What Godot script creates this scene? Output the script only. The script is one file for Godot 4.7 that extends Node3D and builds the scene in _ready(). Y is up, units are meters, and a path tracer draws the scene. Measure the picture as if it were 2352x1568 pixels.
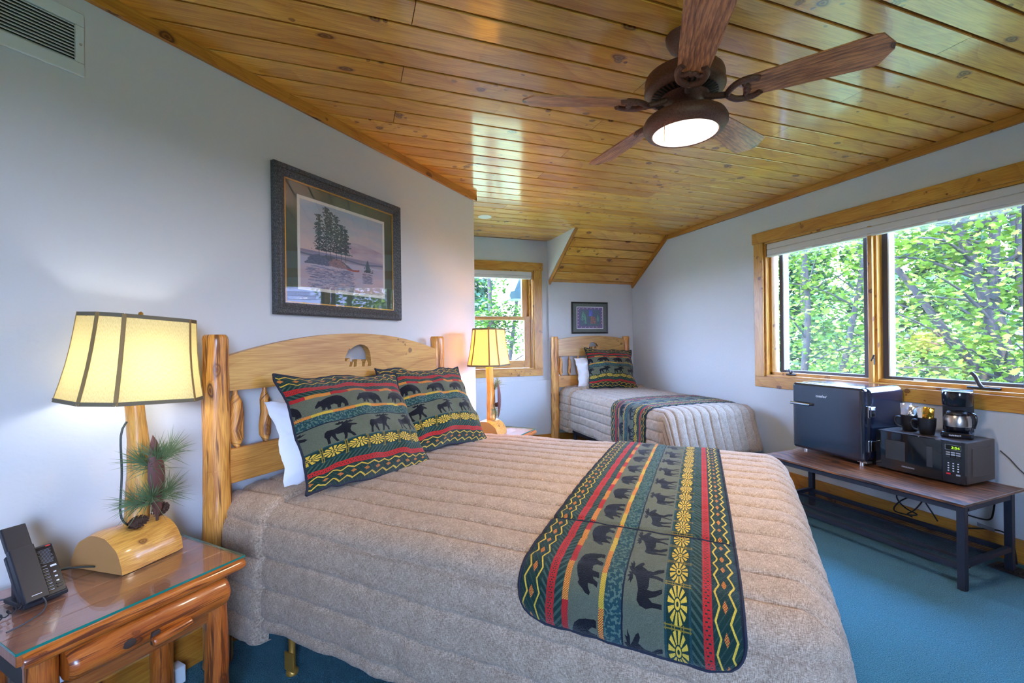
extends Node3D
# A pine-ceilinged guest room: full bed on a diagonal wall, twin bed in the dormer corner, appliances on a bench under the window.
# World axes: the window wall is x = XR, the dormer wall z = ZF, floor y = 0. The diagonal wall has its own frame LT: x along the wall, z into the room.

const XR := 3.4227
const ZF := -4.9271
const CEIL := 2.44
const CAM_H := 1.2437
const TABLE_Y := 0.563
const BENCH_Y := 0.426
var LT := Transform3D()
var M := {}
var used_names := {}
var rng := RandomNumberGenerator.new()

# ------------------------------------------------------------------ mesh builder
class MB:
	var v := PackedVector3Array()
	var n := PackedVector3Array()
	var t := PackedVector2Array()
	var ix := PackedInt32Array()
	var xf := Transform3D()

	func vert(p: Vector3, nn: Vector3, uv: Vector2) -> int:
		v.append(xf * p)
		n.append((xf.basis * nn).normalized())
		t.append(uv)
		return v.size() - 1

	func face(a: int, b: int, c: int) -> void:
		# Godot's front faces run clockwise; turn the triangle to agree with its normal
		if (v[c] - v[a]).cross(v[b] - v[a]).dot(n[a] + n[b] + n[c]) < 0.0:
			ix.append_array([a, c, b])
		else:
			ix.append_array([a, b, c])

	func quad(a: Vector3, b: Vector3, c: Vector3, d: Vector3, nn: Vector3, ua := Vector2(0, 0), ub := Vector2(1, 0), uc := Vector2(1, 1), ud := Vector2(0, 1)) -> void:
		var i := vert(a, nn, ua)
		vert(b, nn, ub)
		vert(c, nn, uc)
		vert(d, nn, ud)
		face(i, i + 1, i + 2)
		face(i, i + 2, i + 3)

	func tri(a: Vector3, b: Vector3, c: Vector3, uva := Vector2(), uvb := Vector2(), uvc := Vector2()) -> void:
		var nn := (c - a).cross(b - a).normalized()
		var i := vert(a, nn, uva)
		vert(b, nn, uvb)
		vert(c, nn, uvc)
		face(i, i + 1, i + 2)

	# box with the grain (u, in metres) along its longest side
	func box(c: Vector3, s: Vector3, o := Vector2()) -> void:
		var h := s * 0.5
		var la := s.max_axis_index()
		for ax in 3:
			for sg in [-1.0, 1.0]:
				var nn := Vector3()
				nn[ax] = sg
				var a1 := (ax + 1) % 3
				var a2 := (ax + 2) % 3
				if a2 == la:
					var q := a1
					a1 = a2
					a2 = q
				var ps := []
				var us := []
				for k in [[-1, -1], [1, -1], [1, 1], [-1, 1]]:
					var p := Vector3()
					p[ax] = sg * h[ax]
					p[a1] = k[0] * h[a1]
					p[a2] = k[1] * h[a2]
					ps.append(c + p)
					us.append(o + Vector2(p[a1], p[a2] + (0.37 * ax) + sg * 0.11))
				quad(ps[0], ps[1], ps[2], ps[3], nn, us[0], us[1], us[2], us[3])

	# box with rounded edges
	func rbox(c: Vector3, s: Vector3, r: float, sg := 2, o := Vector2()) -> void:
		r = minf(r, minf(s.x, minf(s.y, s.z)) * 0.499)
		var h := s * 0.5 - Vector3(r, r, r)
		var la := s.max_axis_index()
		var m := 2 * (sg + 1)
		for ax in 3:
			var a1 := (ax + 1) % 3
			var a2 := (ax + 2) % 3
			if a2 == la:
				var q := a1
				a1 = a2
				a2 = q
			for sd in [-1.0, 1.0]:
				var base := v.size()
				for i in m:
					var si := -1.0 if i <= sg else 1.0
					var ca := (-1.0 + float(i) / sg) if i <= sg else float(i - sg - 1) / sg
					for j in m:
						var sj := -1.0 if j <= sg else 1.0
						var cb := (-1.0 + float(j) / sg) if j <= sg else float(j - sg - 1) / sg
						var d := Vector3()
						d[ax] = sd
						d[a1] = ca
						d[a2] = cb
						d = d.normalized()
						var p := d * r
						p[ax] += sd * h[ax]
						p[a1] += si * h[a1]
						p[a2] += sj * h[a2]
						vert(c + p, d, o + Vector2(p[a1], p[a2] + 0.37 * ax + sd * 0.11))
				for i in m - 1:
					for j in m - 1:
						var q := base + i * m + j
						face(q, q + m, q + m + 1)
						face(q, q + m + 1, q + 1)

	# points of a (rows x cols) sheet, smooth normals; out: a point the normals turn away from (INF: keep winding)
	func sheet(rows: int, cols: int, p: PackedVector3Array, uv: PackedVector2Array, flip := false, wrap := false) -> void:
		var base := v.size()
		for i in rows:
			for j in cols:
				var k := i * cols + j
				var l := k - 1 if j > 0 else (k + cols - 2 if wrap else k)
				var r := k + 1 if j < cols - 1 else (k - cols + 2 if wrap else k)
				var a := k - cols if i > 0 else k
				var b := k + cols if i < rows - 1 else k
				var nn := (p[b] - p[a]).cross(p[r] - p[l])
				if nn.length_squared() < 1e-18:
					nn = Vector3.UP
				vert(p[k], nn.normalized() * (-1.0 if flip else 1.0), uv[k])
		for i in rows - 1:
			for j in cols - 1:
				var q := base + i * cols + j
				if flip:
					ix.append_array([q, q + cols, q + cols + 1, q, q + cols + 1, q + 1])
				else:
					ix.append_array([q, q + cols + 1, q + cols, q, q + 1, q + cols + 1])

	# turned profile: points (radius, height) from bottom to top; a repeated point makes a hard edge
	func lathe(pr: Array, sides := 24, at := Vector3(), axis := Vector3.UP, squash := 1.0) -> void:
		var bs := Basis(Quaternion(Vector3.UP, axis)) if axis != Vector3.DOWN else Basis(Vector3.RIGHT, PI)
		var run := 0.0
		for s in pr.size() - 1:
			var a: Vector2 = pr[s]
			var b: Vector2 = pr[s + 1]
			var d := b - a
			if d.length() < 1e-6:
				continue
			var na := Vector2(d.y, -d.x).normalized()
			var nb := na
			if s > 0:
				var e: Vector2 = a - pr[s - 1]
				if e.length() > 1e-6 and e.normalized().dot(d.normalized()) > 0.5:
					na = (na + Vector2(e.y, -e.x).normalized()).normalized()
			if s < pr.size() - 2:
				var e2: Vector2 = pr[s + 2] - b
				if e2.length() > 1e-6 and e2.normalized().dot(d.normalized()) > 0.5:
					nb = (nb + Vector2(e2.y, -e2.x).normalized()).normalized()
			var base := v.size()
			for k in sides + 1:
				var an := TAU * k / sides
				var dir := Vector3(cos(an), 0, sin(an) * squash)
				vert(at + bs * (dir * a.x + Vector3(0, a.y, 0)), bs * (dir * na.x + Vector3(0, na.y, 0)), Vector2(an * maxf(a.x, b.x), run))
				vert(at + bs * (dir * b.x + Vector3(0, b.y, 0)), bs * (dir * nb.x + Vector3(0, nb.y, 0)), Vector2(an * maxf(a.x, b.x), run + d.length()))
			for k in sides:
				var q := base + k * 2
				face(q, q + 1, q + 3)
				face(q, q + 3, q + 2)
			run += d.length()

	# tube along a path; radii: one number or one per point
	func tube(path: Array, rad, sides := 8, caps := true, o := Vector2()) -> void:
		var m := path.size()
		var up := Vector3.UP
		var prev := Vector3()
		var base := v.size()
		var run := 0.0
		for i in m:
			var d: Vector3 = (path[mini(i + 1, m - 1)] - path[maxi(i - 1, 0)]).normalized()
			if i == 0:
				up = Vector3.RIGHT if absf(d.y) > 0.9 else Vector3.UP
			up = (up - d * up.dot(d)).normalized()
			var sd := d.cross(up)
			var r: float = rad if rad is float else rad[i]
			if i > 0:
				run += (path[i] - prev).length()
			prev = path[i]
			for k in sides + 1:
				var an := TAU * k / sides
				var nn := up * cos(an) + sd * sin(an)
				vert(path[i] + nn * r, nn, o + Vector2(run, an * r))
		for i in m - 1:
			for k in sides:
				var q := base + i * (sides + 1) + k
				face(q, q + 1, q + sides + 2)
				face(q, q + sides + 2, q + sides + 1)
		if caps:
			for e in [0, m - 1]:
				var d2: Vector3 = (path[1] - path[0]) if e == 0 else (path[m - 2] - path[m - 1])
				var c := vert(path[e], -d2.normalized(), o)
				var first := v.size()
				for k in sides:
					var src: int = base + e * (sides + 1) + k
					v.append(v[src])
					n.append(n[c])
					t.append(o + Vector2(0.02 * cos(TAU * k / sides), 0.02 * sin(TAU * k / sides)))
				for k in sides:
					face(c, first + k, first + (k + 1) % sides)

	# flat outline extruded along local z, from z0 to z1
	func prism(poly: PackedVector2Array, z0: float, z1: float, bevel := 0.0) -> void:
		var id := Geometry2D.triangulate_polygon(poly)
		for e in [[z0, -1.0], [z1, 1.0]]:
			var base := v.size()
			for p in poly:
				vert(Vector3(p.x, p.y, e[0]), Vector3(0, 0, e[1]), p)
			for k in range(0, id.size(), 3):
				face(base + id[k], base + id[k + 1], base + id[k + 2])
		var ccw := not Geometry2D.is_polygon_clockwise(poly)
		for k in poly.size():
			var a := poly[k]
			var b := poly[(k + 1) % poly.size()]
			var d := (b - a).normalized()
			var nn := Vector3(d.y, -d.x, 0) * (1.0 if ccw else -1.0)
			quad(Vector3(a.x, a.y, z0), Vector3(b.x, b.y, z0), Vector3(b.x, b.y, z1), Vector3(a.x, a.y, z1), nn, Vector2(a.x + a.y, z0), Vector2(b.x + b.y, z0), Vector2(b.x + b.y, z1), Vector2(a.x + a.y, z1))

	func mesh(m: Material) -> ArrayMesh:
		var ar := []
		ar.resize(Mesh.ARRAY_MAX)
		ar[Mesh.ARRAY_VERTEX] = v
		ar[Mesh.ARRAY_NORMAL] = n
		ar[Mesh.ARRAY_TEX_UV] = t
		ar[Mesh.ARRAY_INDEX] = ix
		var am := ArrayMesh.new()
		am.add_surface_from_arrays(Mesh.PRIMITIVE_TRIANGLES, ar)
		am.surface_set_material(0, m)
		return am

# ------------------------------------------------------------------ nodes
func numbered(called: String) -> String:
	var k: int = used_names.get(called, 0)
	used_names[called] = k + 1
	return called if k == 0 else "%s_%03d" % [called, k]

func tag(o: Node, label := "", category := "", group := "", kind := "") -> void:
	if label: o.set_meta("label", label)
	if category: o.set_meta("category", category)
	if group: o.set_meta("group", group)
	if kind: o.set_meta("kind", kind)

func thing(called: String, label: String, category: String, at := Transform3D(), group := "") -> Node3D:
	var o := Node3D.new()
	o.name = numbered(called)
	add_child(o)
	o.transform = at
	tag(o, label, category, group)
	return o

func obj(called: String, b: MB, m: Material, parent: Node = null, at := Transform3D()) -> MeshInstance3D:
	var o := MeshInstance3D.new()
	o.mesh = b.mesh(m)
	o.transform = at
	if parent == null:
		o.name = numbered(called)
		add_child(o)
	else:
		o.name = called
		parent.add_child(o, true)
	return o

func inst(called: String, me: Mesh, parent: Node, at := Transform3D()) -> MeshInstance3D:
	var o := MeshInstance3D.new()
	o.mesh = me
	o.transform = at
	o.name = called
	parent.add_child(o, true)
	return o

func structure(called: String, at := Transform3D()) -> Node3D:
	var o := Node3D.new()
	o.name = called
	add_child(o)
	o.transform = at
	o.set_meta("kind", "structure")
	return o

func struct_mesh(called: String, b: MB, m: Material, at := Transform3D()) -> MeshInstance3D:
	var o := MeshInstance3D.new()
	o.mesh = b.mesh(m)
	o.name = called
	o.transform = at
	add_child(o)
	o.set_meta("kind", "structure")
	return o

func copy_of(o: Node3D, at: Transform3D, label := "") -> Node3D:
	var c: Node3D = o.duplicate()
	c.name = numbered(String(o.name).get_slice("_0", 0))
	add_child(c)
	c.transform = at
	if label: c.set_meta("label", label)
	return c

func lat(u: float, y: float, nn: float, turn := 0.0) -> Transform3D:
	return LT * Transform3D(Basis(Vector3.UP, deg_to_rad(turn)), Vector3(u, y, nn))

func pos(x: float, y: float, z: float, turn := 0.0) -> Transform3D:
	return Transform3D(Basis(Vector3.UP, deg_to_rad(turn)), Vector3(x, y, z))

func words(parent: Node, txt: String, size: float, m: Material, at: Transform3D, called := "lettering") -> void:
	var tm := TextMesh.new()
	var f := SystemFont.new()
	f.font_names = PackedStringArray(["Droid Sans"])
	f.font_weight = 700
	tm.font = f
	tm.text = txt
	tm.font_size = 32
	tm.pixel_size = size / 32.0
	tm.depth = 0.0006
	tm.curve_step = 2.0
	tm.material = m
	var o := MeshInstance3D.new()
	o.mesh = tm
	o.name = called
	o.transform = at
	parent.add_child(o, true)

# a smooth curve through points
func curve(pts: Array, step := 0.02) -> Array:
	var out := []
	for i in pts.size() - 1:
		var a: Vector3 = pts[maxi(i - 1, 0)]
		var b: Vector3 = pts[i]
		var c: Vector3 = pts[i + 1]
		var d: Vector3 = pts[mini(i + 2, pts.size() - 1)]
		var k := maxi(2, int(ceil((c - b).length() / step)))
		for j in k:
			out.append(b.cubic_interpolate(c, a, d, float(j) / k))
	out.append(pts[-1])
	return out

const FAN_COLOR := Color(1.0, 0.93, 0.84)
const FAN_ENERGY := 0.58
const LAMP1_COLOR := Color(0.95, 0.97, 1.0)
const LAMP1_ENERGY := 0.0125
const LAMP2_COLOR := Color(1.0, 0.72, 0.30)
const LAMP2_ENERGY := 0.085

# ------------------------------------------------------------------ materials
func srgb(r: float, g: float, b: float) -> Color:
	return Color(r / 255.0, g / 255.0, b / 255.0)

func mat(called: String, c: Color, rough := 0.6, metal := 0.0, spec := 0.5) -> StandardMaterial3D:
	var m := StandardMaterial3D.new()
	m.resource_name = called
	m.albedo_color = c
	m.roughness = rough
	m.metallic = metal
	m.metallic_specular = spec
	M[called] = m
	return m

func noise(freq: float, sd: int, oct := 3) -> FastNoiseLite:
	var f := FastNoiseLite.new()
	f.noise_type = FastNoiseLite.TYPE_SIMPLEX_SMOOTH
	f.frequency = freq
	f.seed = sd
	f.fractal_octaves = oct
	return f

func noise_bytes(w: int, h: int, nw: int, nh: int, freq: float, sd: int, oct := 3) -> PackedByteArray:
	var im := noise(freq, sd, oct).get_seamless_image(nw, nh)
	im.convert(Image.FORMAT_L8)
	if nw != w or nh != h:
		im.resize(w, h, Image.INTERPOLATE_CUBIC)
	return im.get_data()

func noise_tex(size: int, freq: float, sd: int, ramp: Array, oct := 3, kind := FastNoiseLite.TYPE_SIMPLEX_SMOOTH) -> NoiseTexture2D:
	var t := NoiseTexture2D.new()
	t.width = size
	t.height = size
	t.seamless = true
	t.generate_mipmaps = false
	var f := noise(freq, sd, oct)
	f.noise_type = kind
	t.noise = f
	if ramp.size():
		var g := Gradient.new()
		g.offsets = PackedFloat32Array(range(ramp.size()).map(func(i): return float(i) / (ramp.size() - 1)))
		g.colors = PackedColorArray(ramp)
		t.color_ramp = g
	return t

# Sawn wood, grain along u. knots: how many; they push the grain aside and show their own rings
func wood_tex(w: int, h: int, sd: int, light: Color, dark: Color, knot: Color, rings: float, knots: int, ksize: float, contrast := 0.6, sway := 0.012, bark := 0.0) -> ImageTexture:
	var r := RandomNumberGenerator.new()
	r.seed = sd
	var warp := noise_bytes(w, h, 64, 32, 0.035, sd, 2)
	var fine := noise_bytes(w, h, 64, h, 0.16, sd + 1, 3)
	var tone := noise_bytes(w, h, 48, 64, 0.05, sd + 2, 2)
	var patch := noise_bytes(w, h, 48, h / 2, 0.05, sd + 3, 3)
	var disp := PackedFloat32Array()
	disp.resize(w * h)
	var kn := PackedFloat32Array()
	kn.resize(w * h)
	var cx := 0.0
	var cy := 0.0
	for k in knots:
		if k % 3 == 0 or r.randf() < 0.35:
			cx = r.randf() * w
			cy = r.randf() * h
		else:   # knots come in small families
			cx = fposmod(cx + r.randfn() * w * 0.03, w)
			cy = fposmod(cy + r.randfn() * h * 0.07, h)
		var rad: float = h * ksize * (0.22 + 0.78 * pow(r.randf(), 1.8))
		var lob := r.randf() * TAU
		var soft := r.randf_range(0.45, 1.0)
		var rx: float = rad * r.randf_range(1.0, 1.9)
		var reach := int(rad * 3.4)
		var tilt := r.randf_range(-0.35, 0.35)
		for j in range(-reach, reach + 1):
			for i in range(-reach * 2, reach * 2 + 1):
				var dx := i / rx
				var dy := j / rad + i / rad * tilt * 0.5
				var d := sqrt(dx * dx + dy * dy) * (1.0 + 0.07 * sin(atan2(dy, dx) * 3.0 + lob) + 0.09 * sin(atan2(dy, dx) * 2.0 + lob * 1.7))
				if d < 3.4:
					var q: int = posmod(int(cy) + j, h) * w + posmod(int(cx) + i, w)
					disp[q] += (1.0 if dy > 0 else -1.0) * exp(-d * 0.9) * 0.9 * (1.0 - d / 3.4)
					if d < 1.3:
						kn[q] = maxf(kn[q], clampf((1.25 - d) * 2.2, 0.0, 1.0) * (0.72 + 0.28 * sin(d * 11.0)) * soft)
	var data := PackedByteArray()
	data.resize(w * h * 3)
	var lr := light.r * 255.0
	var lg := light.g * 255.0
	var lb := light.b * 255.0
	var ddr := dark.r * 255.0 - lr
	var ddg := dark.g * 255.0 - lg
	var ddb := dark.b * 255.0 - lb
	var kr := knot.r * 255.0
	var kg := knot.g * 255.0
	var kb := knot.b * 255.0
	for y in h:
		var fy := float(y) / h * rings
		for x in w:
			var q := y * w + x
			var f := fy + warp[q] * sway + disp[q]
			f = f - floorf(f)
			var s := f * f * f
			s = s * contrast + (fine[q] - 110) * 0.0042 + (tone[q] - 128) * 0.0030
			s = clampf(s, -0.25, 1.0)
			var k := kn[q]
			if bark > 0.0: k = maxf(k, clampf((patch[q] - 168) * 0.02 + (fine[q] - 120) * 0.006, 0.0, 1.0) * bark)
			var o := q * 3
			var cr := lr + ddr * s
			var cg := lg + ddg * s
			var cb := lb + ddb * s
			data[o] = int(clampf(cr + (kr - cr) * k, 0, 255))
			data[o + 1] = int(clampf(cg + (kg - cg) * k, 0, 255))
			data[o + 2] = int(clampf(cb + (kb - cb) * k, 0, 255))
	return ImageTexture.create_from_image(Image.create_from_data(w, h, false, Image.FORMAT_RGB8, data))

func wood(called: String, tex: Texture2D, tint: Color, rough: float, scale: Vector2, coat := 0.0, coat_rough := 0.2, triplanar := false) -> StandardMaterial3D:
	var m := mat(called, tint, rough)
	m.albedo_texture = tex
	m.uv1_scale = Vector3(scale.x, scale.y, scale.x)
	if triplanar:
		m.uv1_triplanar = true
		m.uv1_triplanar_sharpness = 8.0
		m.uv1_scale = Vector3(scale.x, scale.y, scale.y)
	if coat > 0.0:
		m.clearcoat_enabled = true
		m.clearcoat = coat
		m.clearcoat_roughness = coat_rough
	return m

# coarse cloth: warp and weft threads of uneven tone
func weave_tex(sd: int, dark: Color, light: Color) -> ImageTexture:
	var w := 768
	var r := RandomNumberGenerator.new()
	r.seed = sd
	var hs := noise_bytes(w, w, w / 6, w, 0.30, sd, 2)
	var vs := noise_bytes(w, w, w, w / 6, 0.30, sd + 1, 2)
	var cl := noise_bytes(w, w, w / 4, w / 4, 0.05, sd + 2, 2)
	var data := PackedByteArray()
	data.resize(w * w * 3)
	for q in w * w:
		var s := 0.5 + (hs[q] - 127) * 0.0026 + (vs[q] - 127) * 0.0026 + (cl[q] - 127) * 0.0007 + (r.randf() - 0.5) * 0.42
		s = clampf(s, 0.0, 1.0)
		data[q * 3] = int(255.0 * lerpf(dark.r, light.r, s))
		data[q * 3 + 1] = int(255.0 * lerpf(dark.g, light.g, s))
		data[q * 3 + 2] = int(255.0 * lerpf(dark.b, light.b, s))
	return ImageTexture.create_from_image(Image.create_from_data(w, w, false, Image.FORMAT_RGB8, data))

func glass(called: String, c: Color, alpha := 0.03) -> StandardMaterial3D:
	var m := mat(called, Color(c.r, c.g, c.b, alpha), 0.0)
	m.transparency = BaseMaterial3D.TRANSPARENCY_ALPHA
	return m

func glow(called: String, c: Color, e: float) -> StandardMaterial3D:
	var m := mat(called, c, 0.4)
	m.emission_enabled = true
	m.emission = c
	m.emission_energy_multiplier = e
	return m

# outlines of the woven animals, x 0..1 along the animal, y up
func bear_outline() -> PackedVector2Array:
	return PackedVector2Array([Vector2(0.0, 0.20), Vector2(0.02, 0.30), Vector2(0.08, 0.38), Vector2(0.13, 0.48), Vector2(0.17, 0.53), Vector2(0.21, 0.50), Vector2(0.30, 0.56), Vector2(0.44, 0.62), Vector2(0.58, 0.64), Vector2(0.74, 0.62), Vector2(0.87, 0.55), Vector2(0.95, 0.42), Vector2(0.98, 0.26), Vector2(1.0, 0.05), Vector2(0.98, 0.0), Vector2(0.86, 0.0), Vector2(0.87, 0.10), Vector2(0.80, 0.20), Vector2(0.76, 0.12), Vector2(0.74, 0.0), Vector2(0.63, 0.0), Vector2(0.64, 0.14), Vector2(0.56, 0.22), Vector2(0.45, 0.21), Vector2(0.43, 0.02), Vector2(0.32, 0.0), Vector2(0.33, 0.16), Vector2(0.29, 0.14), Vector2(0.24, 0.02), Vector2(0.15, 0.02), Vector2(0.19, 0.12), Vector2(0.19, 0.26), Vector2(0.12, 0.24), Vector2(0.05, 0.18)])

func moose_outline() -> PackedVector2Array:
	return PackedVector2Array([Vector2(0.02, 0.42), Vector2(0.05, 0.60), Vector2(0.12, 0.68), Vector2(0.28, 0.66), Vector2(0.42, 0.72), Vector2(0.52, 0.78), Vector2(0.56, 0.86), Vector2(0.46, 0.84), Vector2(0.36, 0.90), Vector2(0.42, 0.92), Vector2(0.38, 0.98), Vector2(0.47, 0.94), Vector2(0.50, 1.02), Vector2(0.54, 0.94), Vector2(0.60, 1.0), Vector2(0.62, 0.91), Vector2(0.68, 0.96), Vector2(0.76, 1.02), Vector2(0.77, 0.95), Vector2(0.88, 1.0), Vector2(0.86, 0.93), Vector2(0.97, 0.93), Vector2(0.86, 0.86), Vector2(0.74, 0.86), Vector2(0.80, 0.80), Vector2(0.92, 0.70), Vector2(0.96, 0.62), Vector2(0.90, 0.58), Vector2(0.80, 0.64), Vector2(0.76, 0.54), Vector2(0.72, 0.46), Vector2(0.72, 0.30), Vector2(0.80, 0.14), Vector2(0.82, 0.0), Vector2(0.75, 0.0), Vector2(0.70, 0.16), Vector2(0.62, 0.30), Vector2(0.60, 0.16), Vector2(0.56, 0.0), Vector2(0.49, 0.0), Vector2(0.53, 0.18), Vector2(0.53, 0.38), Vector2(0.36, 0.38), Vector2(0.30, 0.42), Vector2(0.30, 0.26), Vector2(0.36, 0.0), Vector2(0.29, 0.0), Vector2(0.22, 0.20), Vector2(0.18, 0.36), Vector2(0.13, 0.26), Vector2(0.13, 0.0), Vector2(0.06, 0.0), Vector2(0.06, 0.26)])

# Jacquard blanket: one repeat along x (PERIOD metres), the whole width along y
const PERIOD := 0.172
func blanket_image() -> Image:
	var w := 352
	var h := 1024
	var im := Image.create(w, h, false, Image.FORMAT_RGB8)
	var green := srgb(26, 50, 44)
	var green2 := srgb(62, 84, 72)
	var olive := srgb(92, 96, 78)
	var black := srgb(24, 25, 30)
	var red := srgb(176, 40, 38)
	var yellow := srgb(205, 170, 62)
	var teal := srgb(34, 66, 70)
	var leaf := srgb(82, 104, 90)
	var navy := srgb(26, 30, 44)
	var bear := bear_outline()
	var moose := moose_outline()
	var r := RandomNumberGenerator.new()
	r.seed = 5
	var spot := noise_bytes(w, h, w, h, 0.045, 77, 2)
	for y in h:
		var t := (y + 0.5) / h
		for x in w:
			var s := (x + 0.5) / w
			var c := green
			var tick := (int(x / 5.0) + int(y / 5.0)) % 2 == 0
			if t < 0.012 or t > 0.988:
				c = navy
			elif t < 0.118:
				var z := absf(fposmod(s * 3.0, 1.0) - 0.5) * 2.0
				if absf(t - 0.028 - z * 0.022) < 0.0045 or absf(t - 0.092 - z * 0.020) < 0.004: c = yellow
				elif absf(t - 0.072) + absf(fposmod(s * 3.0 + 0.5, 1.0) - 0.5) * 0.05 < 0.013: c = red if tick else yellow.darkened(0.1)
				elif fposmod(s * 9.0 + t * 40.0, 1.0) < 0.18: c = green2.darkened(0.2)
			elif t < 0.15:
				c = green2 if fposmod(s * 9.0 + t * 30.0, 1.0) < 0.4 else green
			elif t < 0.192:
				c = red if not (fposmod(s * 16.0 + (0.5 if int(t * 160.0) % 2 == 0 else 0.0), 1.0) < 0.22 and t > 0.16 and t < 0.182) else green
			elif t < 0.232:
				c = green2 if fposmod(s * 9.0 - t * 30.0, 1.0) < 0.4 else green
			elif t < 0.262:
				c = (yellow if tick else red) if s < 0.55 else (red if tick else red.darkened(0.15))
			elif t < 0.405:
				c = olive
				var p := Vector2((s - 0.12) / 0.74, (0.396 - t) / 0.172 * 0.93)
				if p.y < 0.7 and Geometry2D.is_point_in_polygon(p, bear): c = black
			elif t < 0.430:
				c = (yellow if tick else yellow.darkened(0.2)) if s < 0.45 else (yellow if tick else red)
			elif t < 0.508:
				c = leaf if spot[y * w + x] > 146 else teal
			elif t < 0.516:
				c = navy
			elif t < 0.690:
				c = olive
				var p2 := Vector2((s - 0.10) / 0.78, (0.682 - t) / 0.158)
				if Geometry2D.is_point_in_polygon(p2, moose): c = black
			elif t < 0.800:
				c = teal if t < 0.70 or t > 0.79 else green
				var fx := fposmod(s * 2.0, 1.0) - 0.5
				var fy := (t - 0.745) / 0.110
				var d := Vector2(fx * 0.78, fy)
				var rad := d.length()
				var an := atan2(d.y, d.x)
				if rad < 0.36 and rad > 0.13 and fposmod(an / TAU * 12.0, 1.0) < 0.62: c = yellow
				elif rad < 0.10 and rad > 0.045: c = yellow
				elif absf(fx) > 0.42:
					var by := fposmod(fy * 3.0 + 0.5, 1.0) - 0.5
					if absf(absf(fx) - 0.46) < 0.018 or (absf(by) > 0.30 and absf(by) < 0.40): c = yellow.darkened(0.35)
			elif t < 0.845:
				c = green2 if fposmod(s * 9.0 + t * 30.0, 1.0) < 0.4 else green
			elif t < 0.882:
				c = red if not (fposmod(s * 12.0 + (0.5 if int(t * 110.0) % 2 == 0 else 0.0), 1.0) < 0.2 and t > 0.853 and t < 0.874) else green
			else:
				var z2 := absf(fposmod(s * 3.0, 1.0) - 0.5) * 2.0
				if absf(t - 0.893 - z2 * 0.018) < 0.004 or absf(t - 0.950 - z2 * 0.022) < 0.0045: c = yellow
				elif absf(t - 0.932) + absf(fposmod(s * 3.0 + 0.5, 1.0) - 0.5) * 0.045 < 0.011: c = red if tick else yellow.darkened(0.1)
				elif fposmod(s * 9.0 - t * 40.0, 1.0) < 0.18: c = green2.darkened(0.2)
			var g := 0.80 + 0.4 * r.randf()
			im.set_pixel(x, y, Color(c.r * g, c.g * g, c.b * g))
	return im

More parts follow.
